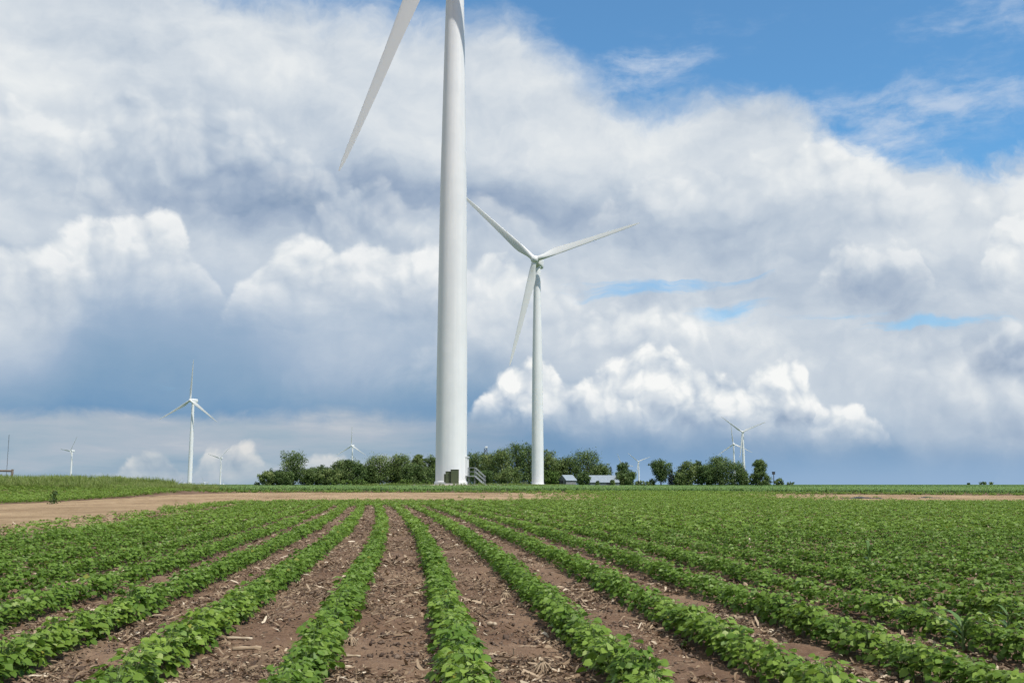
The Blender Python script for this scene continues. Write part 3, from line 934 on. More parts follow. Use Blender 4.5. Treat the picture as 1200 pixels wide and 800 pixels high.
# leaflet outline: x along the rib, y across, z fold
LEAF_HI = np.array([(0, 0, 0), (0.34, 0, 0.03), (0.70, 0, 0.02), (1.0, 0, -0.08), (0.24, 0.36, 0.09), (0.62, 0.34, 0.06), (0.24, -0.36, 0.09), (0.62, -0.34, 0.06)])
LEAF_HI_F = [np.array([(0, 1, 4), (2, 3, 5), (0, 6, 1), (2, 7, 3)]), np.array([(1, 2, 5, 4), (1, 6, 7, 2)])]
LEAF_LO = np.array([(0, 0, 0), (0.45, 0.40, 0.10), (1.0, 0, -0.05), (0.45, -0.40, 0.10), (0.45, 0.0, 0.0)])
LEAF_LO_F = [np.array([(0, 4, 1), (4, 2, 1), (0, 3, 4), (4, 3, 2)])]
LEAF_Q = np.array([(0, 0, 0), (0.5, 0.42, 0.06), (1.0, 0, 0), (0.5, -0.42, 0.06)])
LEAF_Q_F = [np.array([(0, 3, 2, 1)])]


def place_leaves(tpl, tplf, P, N, T, B, size, tones):
    n = len(P); k = len(tpl)
    V = (P[:, None] + size[:, None, None] * (tpl[None, :, 0, None] * T[:, None] + tpl[None, :, 1, None] * B[:, None] + tpl[None, :, 2, None] * N[:, None])).reshape(-1, 3)
    off = (np.arange(n) * k)[:, None, None]
    F = [(f[None] + off).reshape(-1, f.shape[1]) for f in tplf]
    return V, F, np.repeat(tones, k)


def soy_leaflets(n_trif, r, h=0.19, spread=0.080, size=0.045):
    """trifoliate leaves of one bean plant: positions, frames and sizes of the leaflets, plus petioles"""
    Ps, Ns, Ts, Ss, tn, pet = [], [], [], [], [], []
    for k in range(n_trif):
        f = (k + 0.5) / n_trif
        zh = h * (0.26 + 0.74 * f ** 0.8) * r.uniform(0.86, 1.08)
        az = k * 2.4 + r.uniform(-0.5, 0.5)
        rad = spread * (1.12 - 0.66 * f) * r.uniform(0.65, 1.25)
        d = np.array([math.cos(az), math.sin(az), 0])
        tip = d * rad + np.array([0, 0, zh])
        root = np.array([0.006 * math.cos(az), 0.006 * math.sin(az), zh * 0.55])
        pet.append((root, root * 0.4 + tip * 0.6 + np.array([0, 0, 0.02]), tip))
        tilt = r.uniform(0.15, 0.95) * (1.15 - 0.5 * f)
        for q, dev in enumerate((0, 1.15, -1.15)):
            a = az + dev + r.uniform(-0.25, 0.25)
            t = np.array([math.cos(a), math.sin(a), -math.tan(tilt) * r.uniform(0.4, 1.1) + 0.1])
            t /= np.linalg.norm(t)
            up = np.array([r.normal() * 0.5 + 0.35 * d[0], r.normal() * 0.5 + 0.35 * d[1], 1.0])
            nn = up - up.dot(t) * t; nn /= np.linalg.norm(nn)
            Ps.append(tip + 0.012 * t); Ns.append(nn); Ts.append(t)
            Ss.append(size * r.uniform(0.72, 1.25) * (1.06 if q == 0 else 0.95) * (0.75 if f > 0.9 else 1))
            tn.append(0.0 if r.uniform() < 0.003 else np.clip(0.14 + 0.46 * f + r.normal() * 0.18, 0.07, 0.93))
    Ns, Ts = np.array(Ns), np.array(Ts)
    return np.array(Ps), Ns, Ts, np.cross(Ns, Ts), np.array(Ss), np.array(tn), pet


# ------------------------------------------------------------------ bean field
ROW = 0.79
rows = [(0.258 + k * ROW) for k in range(-9, 54)]


def row_end(x0):
    return 45.5


def left_edge(x, y):
    return True


spots = []       # x, y, along-row angle
for x0 in rows:
    y = 3.05 + rng.uniform(0, 0.1)
    while y < row_end(x0):
        x = float(row_x(x0, y))
        if abs(x) < 0.52 * y + 3.2:
            step = 0.105 if y < 14 else (0.15 if y < 26 else 0.24)
            if rng.uniform() > 0.025: spots.append((x + rng.normal() * 0.016, y, 0))
        else:
            step = 0.15
        y += step * rng.uniform(0.8, 1.2)
for k in range(12):                                 # headland rows across the far end
    yy = 46.2 + k * 0.80
    x = -12.6 + rng.uniform(0, .3)
    while x < 44:
        spots.append((x, yy + 0.012 * x * 1.0 + rng.normal() * 0.05, 1))
        x += 0.25 * rng.uniform(0.8, 1.2)
spots = np.array(spots)
d = spots[:, 1]
inframe = np.abs(spots[:, 0]) < 0.5 * spots[:, 1] - 0.02
order = np.argsort(np.where(inframe & (d > 3.55), d, 1e6))
near_ids = order[:300]
is_near = np.zeros(len(spots), bool); is_near[near_ids] = True
print("bean plants", len(spots), "near ones reach to", d[near_ids].max())

# prototypes, each a foliage and a stem mesh
protos = []
for v in range(10):
    r = np.random.default_rng(500 + v)
    P_, N_, T_, B_, S_, tn, pet = soy_leaflets(24, r, h=r.uniform(0.175, 0.215))
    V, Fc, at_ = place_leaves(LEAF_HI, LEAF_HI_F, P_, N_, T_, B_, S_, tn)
    bm = bmesh.new()
    top = max(p[2][2] for p in pet)
    add_tube(bm, [(0, 0, -0.02), (0.004, 0.003, top * 0.5), (0, 0, top * 0.85)], [0.0035, 0.003, 0.002], 5)
    for p in pet: add_tube(bm, p, [0.0018, 0.0015, 0.0012], 4, cap=False)
    protos.append((V, Fc, at_, bm))
proto_objs = []
for i, (V, Fc, at_, bm) in enumerate(protos):
    x, y, _ = spots[near_ids[i]]
    root = empty("soybean_plant", (x, y, tz(x, y)), rng.uniform(0, 6.28))
    lv = mesh_np("leaves", V, Fc, M_SOY, root, smooth_=True, attr=at_)
    st = mesh_bm("stem", bm, M_STEM, root)
    proto_objs.append((root, lv, st))
    tag(root, "leafy green soybean plant low in its row near the bottom edge", "plant", "soybean plants of the nearest rows")
for i in near_ids[10:]:
    x, y, _ = spots[i]
    pr, lv, st = proto_objs[int(rng.integers(10))]
    c = pr.copy(); COL.objects.link(c)
    c.location = (x, y, tz(x, y)); c.rotation_euler = (rng.normal() * 0.06, rng.normal() * 0.06, rng.uniform(0, 6.28))
    s = float(np.clip(1.0 + rng.normal() * 0.13, 0.62, 1.22)); c.scale = (s, s, s * rng.uniform(0.92, 1.08))
    for ch in (lv, st):
        q = ch.copy(); COL.objects.link(q); q.parent = c


def plant_mass(name, pts, lod, mats, hscale=1.0, label=None, cat=None, seed=1, size=None, ntrif=None):
    """many plants as one mesh"""
    r = np.random.default_rng(seed)
    lib = []
    for v in range(14):
        P_, N_, T_, B_, S_, tn, pet = soy_leaflets(ntrif or (20 if lod < 2 else 8), r, h=0.192 * hscale, spread=0.078 * (1 if lod < 2 else 1.15), size=size or (0.048 if lod < 2 else 0.076))
        lib.append((P_, N_, T_, B_, S_, tn))
    pick = r.integers(len(lib), size=len(pts))
    Vs, Fs, As, base = [], None, [], 0
    tpl, tf = (LEAF_LO, LEAF_LO_F) if lod < 2 else (LEAF_Q, LEAF_Q_F)
    for v in range(len(lib)):
        ids = np.where(pick == v)[0]
        if not len(ids): continue
        P_, N_, T_, B_, S_, tn = lib[v]
        m, k = len(ids), len(P_)
        a = r.uniform(0, 6.28, m); ca, sa = np.cos(a), np.sin(a)
        Rm = np.zeros((m, 3, 3)); Rm[:, 0, 0] = ca; Rm[:, 0, 1] = -sa; Rm[:, 1, 0] = sa; Rm[:, 1, 1] = ca; Rm[:, 2, 2] = 1
        sc = np.clip(1.0 + r.normal(size=m) * 0.13, 0.6, 1.25)
        def rot(X): return np.einsum("mij,kj->mki", Rm, X)
        loc = np.stack([pts[ids, 0], pts[ids, 1], terrain(pts[ids, 0], pts[ids, 1])], -1)
        PP = (rot(P_) * sc[:, None, None] + loc[:, None]).reshape(-1, 3)
        base_t = np.tile(tn, m)
        tones = np.where(base_t < 0.03, 0.0, np.clip(base_t + np.repeat(r.normal(size=m) * 0.10, k), 0.07, 0.93))
        V, F_, A_ = place_leaves(tpl, tf, PP, rot(N_).reshape(-1, 3), rot(T_).reshape(-1, 3), rot(B_).reshape(-1, 3), np.tile(S_, m) * np.repeat(sc, k), tones)
        Vs.append(V); As.append(A_)
        F_ = [f + base for f in F_]
        Fs = F_ if Fs is None else [np.concatenate([p, q]) for p, q in zip(Fs, F_)]
        base += len(V)
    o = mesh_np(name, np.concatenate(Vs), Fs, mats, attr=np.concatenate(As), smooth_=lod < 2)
    tag(o, label, cat, kind="stuff")
    return o


rest = ~is_near
m1 = rest & (d < 20)
m2 = rest & (d >= 20)
plant_mass("soybean_crop", spots[m1][:, :2], 1, M_SOY, label="green soybean rows running away over brown soil", cat="crop", seed=31)
plant_mass("soybean_crop", spots[m2][:, :2], 2, M_SOY, label="far closed rows of soybeans reaching the bare lane", cat="crop", seed=32)

# crop beyond the lane on the left
pp = []
for k in range(60):
    yy = 44.5 + k * 0.50
    for x in np.arange(-62, -22, 0.17):
        lim = np.interp(x, [-62, -40, -34, -25.6, -24.6, -22], [38, 40, 43.5, 51.5, 56, 90])
        if yy > lim + 0.5 * math.sin(x * 1.7) * 0.5 and yy < 74 and x < np.interp(yy, [50, 58, 68], [-25.4, -24.6, -23.2]) and abs(x) < 0.55 * yy + 3:
            pp.append((x + rng.normal() * 0.08, yy + rng.normal() * 0.12))
plant_mass("bean_cover", np.array(pp), 2, M_SOY, hscale=1.4, label="low green crop beyond the lane in front of the grassy bank", cat="crop", seed=33)
# weeds that overgrow the lane at the middle
pp = []
for k in range(2600):
    x = rng.normal() * 4.0 + 10.5; y = rng.uniform(54.5, 77)
    pp.append((x, y))
for k in range(900):
    x = rng.uniform(-30, 45); y = np.interp(x, [-24, 0, 60], [75.0, 74.5, 70.5]) + abs(rng.normal()) * 1.0 - 0.4
    pp.append((x, y))
for k in range(420):
    i = int(rng.integers(8)); f = rng.uniform()
    lo_ = [(-8.9, 16), (-9.8, 24), (-11.2, 36), (-12.4, 43), (-13.6, 50), (-12.6, 54), (-8, 55.6), (0, 56.2), (8, 56.6)]
    x = lo_[i][0] * (1 - f) + lo_[i + 1][0] * f; y = lo_[i][1] * (1 - f) + lo_[i + 1][1] * f
    w = abs(rng.normal())
    pp.append((x - (w * 0.9 if i < 5 else 0), y + (w * 0.9 if i >= 4 else 0)))
plant_mass("lane_weeds", np.array(pp), 2, M_SOY, hscale=0.9, label="low weeds overgrowing the lane right of the huge tower", cat="weeds", seed=34)

# ------------------------------------------------------------------ young corn
def corn_blades(r, h, n=7, width=0.045):
    """strips of one corn plant: list of (points along the leaf, half width)"""
    out = []
    a0 = r.uniform(0, 6.28)
    for k in range(n):
        a = a0 + (k % 2) * math.pi + r.uniform(-0.35, 0.35)
        z0 = h * (0.10 + 0.55 * k / n)
        L = h * r.uniform(0.55, 0.85) * (1.0 - 0.25 * abs(k / n - 0.5))
        el = r.uniform(0.85, 1.25)
        pts = []
        for s in np.linspace(0, 1, 5):
            e = el - 1.35 * s ** 1.6
            pts.append((s, a, e))
        p = np.array([0, 0, z0]); P_ = [p]
        for i in range(1, 5):
            e = pts[i][2]
            p = p + L / 4 * np.array([math.cos(a) * math.cos(e), math.sin(a) * math.cos(e), math.sin(e)])
            P_.append(p)
        side = np.array([-math.sin(a), math.cos(a), 0])
        w = width * h / 0.5 * np.array([0.55, 1.0, 0.9, 0.6, 0.06])
        out.append((np.array(P_), side, w))
    return out


def corn_mesh(r, h, n=7, width=0.045, seg=4):
    V, Fq, A, b = [], [], [], 0
    for P_, side, w in corn_blades(r, h, n, width):
        sel = [0, 2, 4] if seg == 2 else range(5)
        P_, w = P_[list(sel)], w[list(sel)]
        for p, q in zip(P_, w): V += [p + side * q, p - side * q]
        m = len(P_)
        for i in range(m - 1): Fq.append((b + 2 * i, b + 2 * i + 1, b + 2 * i + 3, b + 2 * i + 2))
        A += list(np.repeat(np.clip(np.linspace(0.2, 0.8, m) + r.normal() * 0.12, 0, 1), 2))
        b += 2 * m
    return np.array(V), np.array(Fq), np.array(A)


def strips_mass(name, pts, zbase, lib, material, seed, label, cat, smin=0.85, smax=1.15):
    r = np.random.default_rng(seed)
    pick = r.integers(len(lib), size=len(pts))
    Vs, Fs, As, base = [], [], [], 0
    for v, (V, Fq, A) in enumerate(lib):
        ids = np.where(pick == v)[0]
        if not len(ids): continue
        m = len(ids); a = r.uniform(0, 6.28, m); sc = r.uniform(smin, smax, m)
        ca, sa = np.cos(a) * sc, np.sin(a) * sc
        X = np.empty((m, len(V), 3))
        X[:, :, 0] = ca[:, None] * V[:, 0] - sa[:, None] * V[:, 1] + pts[ids, 0][:, None]
        X[:, :, 1] = sa[:, None] * V[:, 0] + ca[:, None] * V[:, 1] + pts[ids, 1][:, None]
        X[:, :, 2] = sc[:, None] * V[:, 2] + zbase[ids][:, None]
        Vs.append(X.reshape(-1, 3)); As.append(np.clip(np.tile(A, m) + np.repeat(r.normal(size=m) * 0.12, len(V)), 0, 1))
        Fs.append((Fq[None] + (base + np.arange(m) * len(V))[:, None, None]).reshape(-1, 4)); base += m * len(V)
    o = mesh_np(name, np.concatenate(Vs), np.concatenate(Fs), material, attr=np.concatenate(As))
    tag(o, label, cat, kind="stuff")
    return o


pp = []
y = 75.2
while y < 480:
    dens = 0.21 if y < 95 else (0.4 if y < 140 else 1.3)
    rowgap = 0.76 if y < 110 else (1.6 if y < 160 else 6.0)
    for x in np.arange(-0.52 * y - 4, 0.52 * y + 4, dens):
        edge0 = np.interp(x, [-24, -10, 0, 8, 25, 60], [78, 75.6, 75.2, 74.8, 72.8, 70.8])
        if y < edge0 + 0.3: continue
        if x < -22 - 0.06 * (y - 75): continue
        if math.hypot(x - T1.x, (y - T1.y) * 0.75) < 13 or (abs(x - T1.x - 2) < 13 and 98 < y < 150): continue
        if math.hypot(x - T2.x, y - T2.y) < 13: continue
        pp.append((x + rng.normal() * 0.07, y + rng.normal() * 0.08 + 0.02 * x))
    y += rowgap
pp = np.array(pp)
print("corn plants", len(pp))
crng = np.random.default_rng(77)
lib = [corn_mesh(crng, crng.uniform(0.34, 0.44), 8, 0.060, seg=2) for _ in range(12)]
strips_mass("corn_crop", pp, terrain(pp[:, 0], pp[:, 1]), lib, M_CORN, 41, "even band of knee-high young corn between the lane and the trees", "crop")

# ------------------------------------------------------------------ tall grass on the bank
def grass_tuft(r, n, h, spread):
    V, Fq, A, b = [], [], [], 0
    for k in range(n):
        a = r.uniform(0, 6.28); L = h * r.uniform(0.55, 1.1); lean = r.uniform(0.1, 0.95)
        p0 = np.array([r.normal() * spread, r.normal() * spread, -0.03])
        dirn = np.array([math.cos(a), math.sin(a), 0]); side = np.array([-math.sin(a + r.uniform(-1, 1)), math.cos(a), 0])
        w = 0.011 * r.uniform(0.7, 1.5) * (h / 0.6)
        t0 = np.clip(r.normal() * 0.15, -0.3, 0.4)
        for i, s in enumerate((0, 0.55, 1.0)):
            p = p0 + np.array([0, 0, L * s * (1 - 0.25 * lean * s)]) + dirn * L * lean * s * s
            ww = w * (1, 0.9, 0.15)[i]
            V += [p + side * ww, p - side * ww]; A += [np.clip(0.25 + 0.5 * s + t0, 0, 1)] * 2
        Fq += [(b, b + 1, b + 3, b + 2), (b + 2, b + 3, b + 5, b + 4)]; b += 6
    return np.array(V), np.array(Fq), np.array(A)


grng = np.random.default_rng(91)
tufts = [grass_tuft(grng, 16, grng.uniform(0.55, 0.95), 0.10) for _ in range(12)]
pp = []
for k in range(15000):
    y = rng.uniform(70, 86); x = rng.uniform(-0.52 * y - 5, -21)
    keep = smooth(-19, -34, x)
    if rng.uniform() > 0.15 + 0.85 * keep: continue
    if y < 73 + 1.5 * math.sin(x * 0.8) and rng.uniform() < 0.5: continue
    if x > -25.5 and y < 77: continue
    pp.append((x, y))
pp = np.array(pp)
hsc = 0.45 + 0.50 * smooth(-22, -32, pp[:, 0]) + 0.22 * wob(pp[:, 0], pp[:, 1], 0.9, 51)
g_lo = pp[hsc < 0.85]; g_hi = pp[hsc >= 0.85]
strips_mass("meadow_grass", g_hi, terrain(g_hi[:, 0], g_hi[:, 1]), tufts, M_GRASS, 42, "tall pale green grass on the bank at far left", "grass", 0.55, 1.0)
strips_mass("meadow_grass", g_lo, terrain(g_lo[:, 0], g_lo[:, 1]), tufts, M_GRASS, 43, "shorter weedy grass where the bank runs out to the right", "grass", 0.3, 0.65)
# sparse grass at the edges of the lane and round the pads
pp = []
for k in range(1500):
    a = rng.uniform(0, 6.28); rr = rng.uniform(7.0, 17)
    pp.append((T1.x + rr * math.cos(a) * 1.15, T1.y + rr * math.sin(a)))
    a = rng.uniform(0, 6.28); rr = rng.uniform(6.4, 15)
    pp.append((T2.x + rr * math.cos(a), T2.y + rr * math.sin(a)))
pp = np.array(pp)
strips_mass("pad_grass", pp, terrain(pp[:, 0], pp[:, 1]), tufts, M_GRASS, 44, "short grass round the gravel at the turbine feet", "grass", 0.3, 0.55)

# ------------------------------------------------------------------ litter on the soil
def row_gap_x(x, y):
    """distance to the nearest bean row"""
    best = np.full(np.shape(x), 9.0)
    for x0 in rows: best = np.minimum(best, np.abs(x - row_x(x0, y)))
    return best


lrng = np.random.default_rng(5)
def scatter(n, power, ymax, ymin=3.3, margin=0.6):
    u = lrng.uniform(0, 1, n)
    y = (ymin ** (1 - power) + u * (ymax ** (1 - power) - ymin ** (1 - power))) ** (1 / (1 - power))
    x = lrng.uniform(-1, 1, n) * (0.5 * y + margin)
    return x, y
x, y = scatter(640000, 0.6, 46)
g = row_gap_x(x, y)
clump = wob(x, y, 5.0, 61) + 0.8 * wob(x, y, 1.6, 62)
ok = (g > 0.10) & (clump + lrng.normal(size=len(x)) * 0.75 > np.where(x < row_x(-6.85, y) - 0.5, 0.9, 0.1)) & (x > -10.6 - 0.055 * y)
x, y = x[ok], y[ok]
n = len(x); print("litter", n)
L = np.exp(lrng.normal(size=n) * 0.62 + math.log(0.020)); L = np.minimum(L, 0.105) * np.interp(y, [4, 20, 44], [1, 1.5, 2.4])
wd = np.minimum(L * lrng.uniform(0.05, 0.20, n), 0.009 * np.interp(y, [4, 20, 44], [1, 1.5, 2.2]))
a = lrng.uniform(0, 6.28, n); el = lrng.normal(size=n) * 0.22; curl = lrng.normal(size=n) * 0.5
T = np.stack([np.cos(a) * np.cos(el), np.sin(a) * np.cos(el), np.sin(el)], -1)
Bv = np.stack([-np.sin(a), np.cos(a), lrng.normal(size=n) * 0.55], -1); Bv /= np.linalg.norm(Bv, axis=1)[:, None]
Nv = np.cross(T, Bv)
zb = terrain(x, y) + np.where(x < row_x(-6.85, y) - 0.5, 0.045, 0.010) + np.abs(lrng.normal(size=n)) * 0.007 + L * np.abs(np.sin(el)) * 0.5
C0 = np.stack([x, y, zb], -1)
tn = np.clip(lrng.normal(size=n) * 0.28 + 0.35, 0, 1)
V = np.empty((n, 8, 3))
for i, s in enumerate((-0.5, -0.17, 0.17, 0.5)):
    c = C0 + T * (L * s)[:, None] + Nv * (L * curl * (0.25 - s * s))[:, None] + Bv * (L * 0.15 * np.sin(curl * 3 + s * 3))[:, None]
    w = wd * (0.55 if i in (0, 3) else 1.0)
    V[:, 2 * i] = c + Bv * w[:, None]; V[:, 2 * i + 1] = c - Bv * w[:, None]
Fq = np.array([(0, 1, 3, 2), (2, 3, 5, 4), (4, 5, 7, 6)])
Fall = (Fq[None] + (np.arange(n) * 8)[:, None, None]).reshape(-1, 4)
o = mesh_np("crop_residue", V.reshape(-1, 3), Fall, M_RESIDUE, attr=np.repeat(tn, 8))
tag(o, "shredded tan corn trash strewn over the soil between rows", "crop residue", kind="stuff")

# clods
ico = bmesh.new(); bmesh.ops.create_icosphere(ico, subdivisions=1, radius=1.0)
iv = np.array([v.co[:] for v in ico.verts]); ico.verts.ensure_lookup_table(); ifc = np.array([[v.index for v in f.verts] for f in ico.faces]); ico.free()
x, y = scatter(60000, 0.8, 30)
g = row_gap_x(x, y); ok = (g > 0.05) & (wob(x, y, 3.0, 63) + lrng.normal(size=len(x)) * 0.6 > 0.0) & (x > -9.2 - 0.05 * y); x, y = x[ok], y[ok]; n = len(x)
r_ = np.minimum(np.exp(lrng.normal(size=n) * 0.5 + math.log(0.0065)), 0.017) * np.interp(y, [4, 30], [1, 1.8])
sh = 1 + lrng.normal(size=(n, len(iv))) * 0.32
ax = lrng.uniform(0.65, 1.35, (n, 1, 3)); ax[:, :, 2] *= 0.7
V = iv[None] * sh[..., None] * ax * r_[:, None, None]
V += np.stack([x, y, terrain(x, y) + 0.004 + r_ * 0.25], -1)[:, None]
F3 = (ifc[None] + (np.arange(n) * len(iv))[:, None, None]).reshape(-1, 3)
o = mesh_np("soil_clods", V.reshape(-1, 3), F3, M_CLOD, attr=np.repeat(lrng.uniform(0, 1, n), len(iv)))
tag(o, "crumbled brown clods over the bare soil", "soil", kind="stuff")


# ------------------------------------------------------------------ bigger single pieces on the soil
def ground_px(px, py):
    dr = ray(px, py)
    t = -CAM_H / dr.z
    p = Vector((0, 0, CAM_H)) + dr * t
    return Vector((p.x, p.y, tz(p.x, p.y)))


def root_crown(px, py, label, size=0.075, seed=0, up=True):
    r = np.random.default_rng(seed)
    p = ground_px(px, py)
    root = empty("corn_root_crown", p, r.uniform(0, 6.28))
    tag(root, label, "corn stubble", "dry corn root crowns")
    bm = bmesh.new()
    for k in range(14):
        a = 6.283 * k / 14 + r.uniform(-0.2, 0.2); R = size * r.uniform(0.7, 1.15)
        top = Vector((0.012 * math.cos(a), 0.012 * math.sin(a), size * 0.85))
        mid = Vector((R * 0.5 * math.cos(a), R * 0.5 * math.sin(a), size * r.uniform(0.5, 0.68)))
        end = Vector((R * math.cos(a), R * math.sin(a), r.uniform(-0.008, 0.012)))
        add_tube(bm, [top, mid, end], [0.0048, 0.004, 0.0018], 5)
    tr = mesh_bm("roots", bm, M_RESIDUE, root); attr_const(tr, 0.70)
    bm = bmesh.new()
    add_tube(bm, [(0, 0, size * 0.55), (0.004, 0, size * 0.95), (0.014, 0.006, size * 1.12)], [0.011, 0.012, 0.010], 8)
    st = mesh_bm("stalk_stub", bm, M_RESIDUE, root); attr_const(st, 0.66)
    return root


def attr_const(o, v):
    a = o.data.attributes.new("tone", "FLOAT", "POINT")
    k = len(o.data.vertices)
    a.data.foreach_set("value", np.clip(v + np.random.default_rng(k).normal(size=k) * 0.08, 0, 1).astype(np.float32))


def stalk(px, py, ang, length, label, rad=0.009, lift=0.0, tone_=0.85, seed=0, name="corn_stalk"):
    p = ground_px(px, py)
    r = np.random.default_rng(seed)
    dirn = Vector((math.cos(ang) * math.cos(lift), math.sin(ang) * math.cos(lift), math.sin(lift)))
    bm = bmesh.new()
    n = 7
    pts, rad_ = [], []
    for i in range(n):
        s = i / (n - 1)
        side = Vector((-dirn.y, dirn.x, 0)) * 0.01 * math.sin(s * 3.0)
        pts.append(dirn * (length * s) + side + Vector((0, 0, rad + 0.012 if lift < 0.5 else -0.01)))
        rad_.append(rad * (1.18 if i in (2, 5) else 1.0) * r.uniform(0.94, 1.05) * (1 - 0.15 * s))
    add_tube(bm, pts, rad_, 9)
    o = mesh_bm(name, bm, M_RESIDUE, None, True); attr_const(o, tone_)
    o.location = p
    tag(o, label, "cornstalk", "dry cornstalk pieces on the soil")
    return o


root_crown(963, 748, "claw-like pale root crown on the soil right of the second right-hand row", 0.085, 1)
root_crown(1022, 714, "pale root crown peeping over the beans beyond the third right-hand row", 0.075, 2)
root_crown(1037, 776, "splayed tan root crown lower right, left one of a close pair", 0.065, 3)
root_crown(1057, 775, "smaller tan root crown, right one of a close pair lower right", 0.055, 4)
root_crown(592, 702, "pale root crown with long roots, right of the middle row", 0.07, 5)
root_crown(411, 756, "dark-rooted crown lying left of the middle bare strip near a row", 0.06, 6)
root_crown(636, 789, "broad root crown at the bottom edge just right of the middle row", 0.07, 7)
root_crown(700, 784, "root crown at the bottom edge against the right-hand row", 0.06, 8)
root_crown(708, 690, "small root crown right of the long right-hand row", 0.06, 9)
root_crown(850, 674, "distant small root crown on the narrow strip to the right", 0.065, 10)
root_crown(624, 683, "small upturned root crown halfway up the strip right of the middle row", 0.055, 11)
stalk(261, 751, math.radians(-10), 0.20, "long pale cornstalk lying beside the row at lower left", 0.0095, seed=1)
stalk(272, 765, math.radians(14), 0.17, "split brownish cornstalk just below the long pale one", 0.013, seed=2, tone_=0.62)
stalk(71, 697, math.radians(70), 0.10, "short whitish stub leaning upright between the left-hand rows", 0.014, lift=1.15, tone_=0.98, seed=3)
stalk(606, 761, math.radians(4), 0.14, "thin tan stalk lying across the strip right of the middle row", 0.006, seed=4, tone_=0.75)
stalk(571, 735, math.radians(-30), 0.07, "orange-tan husk piece touching the right side of the middle row", 0.015, seed=5, tone_=0.8)
stalk(855, 640, math.radians(90), 0.17, "upright cut stalk, left one of two standing in the right-hand beans", 0.014, lift=1.5, tone_=0.9, seed=6)
stalk(879, 643, math.radians(90), 0.18, "upright cut stalk, right one of two standing in the right-hand beans", 0.014, lift=1.45, tone_=0.9, seed=7)
stalk(13, 764, math.radians(80), 0.09, "short brown stub standing at the far left bottom edge", 0.008, lift=1.35, tone_=0.7, seed=8)
stalk(384, 785, math.radians(-6), 0.13, "pale stalk lying in the strip left of the middle row, bottom edge", 0.008, seed=9, tone_=0.92)
stalk(735, 700, math.radians(110), 0.10, "tan leaning stalk piece in the strip right of the long row", 0.010, lift=0.5, seed=10, tone_=0.9)
stalk(30, 797, math.radians(5), 0.10, "white stalk scrap at the left bottom edge", 0.008, seed=11, tone_=1.0)
stalk(400, 772, math.radians(-4), 0.11, "tan stalk lying left of the middle row above the pale one", 0.007, seed=12, tone_=0.8)


def single_corn(px, py, h, label, seed):
    p = ground_px(px, py); r = np.random.default_rng(seed)
    root = empty("corn_plant", p, r.uniform(0, 6.28))
    tag(root, label, "corn plant", "stray corn among the beans")
    V, Fq, A = corn_mesh(r, h, 9, 0.022)
    mesh_np("leaves", V, Fq, M_STRAY, root, True, A)
    bm = bmesh.new(); add_tube(bm, [(0, 0, -0.02), (0, 0, h * 0.35), (0, 0, h * 0.62)], [0.011, 0.009, 0.005], 7); mesh_bm("stalk", bm, M_STEM, root)
single_corn(1130, 765, 0.31, "stray corn plant with spread leaves in the lower right row", 3)
single_corn(1183, 748, 0.25, "stray corn plant at the right edge above the beans", 8)
single_corn(1020, 672, 0.42, "bushy stray corn plant farther up the right-hand beans", 12)


def seedling(px, py, h, label, seed):
    p = ground_px(px, py); r = np.random.default_rng(seed)
    V, Fq, A = grass_tuft(r, 5, h, 0.006)
    V = V * np.array([1, 1, 1])
    o = mesh_np("grass_seedling", V, Fq, M_GRASS, None, True, A)
    o.location = p
    tag(o, label, "seedling", "green seedlings in the bare strips")
seedling(238, 757, 0.09, "yellow-green seedling beside the long pale stalk at lower left", 1)
seedling(639, 744, 0.08, "grassy seedling right of the middle row, left one of two", 2)
seedling(662, 750, 0.08, "grassy seedling right of the middle row, right one of two", 3)
seedling(684, 785, 0.07, "tiny seedling near the bottom edge by the right-hand row", 4)
seedling(487, 775, 0.05, "tiny seedling in the middle bare strip near the bottom edge", 5)

# dark weed by the lane
p = at(62, 592, 51.0); p.z = tz(p.x, p.y)
wr = np.random.default_rng(6)
n = 170
hh = wr.uniform(0, 1, n)
P_ = np.stack([wr.normal(size=n) * 0.11 * (1.3 - hh) + 0.07 * hh, wr.normal(size=n) * 0.12 * (1.3 - hh), hh * 0.62 + 0.03], -1)
N_, T_, B_ = frames(n, 0.35, wr)
V, F_, A = place_leaves(LEAF_LO, LEAF_LO_F, P_, N_, T_, B_, wr.uniform(0.06, 0.13, n), wr.uniform(0, 0.6, n))
root = empty("tall_weed", p)
tag(root, "lone dark green weed standing at the lane edge on the left", "weed")
mesh_np("leaves", V, F_, M_TREE, root, False, A)
bm = bmesh.new(); add_tube(bm, [(0, 0, -0.03), (0.02, 0, 0.3), (0.07, 0, 0.64)], [0.012, 0.009, 0.004], 6); mesh_bm("stem", bm, M_STEM, root)
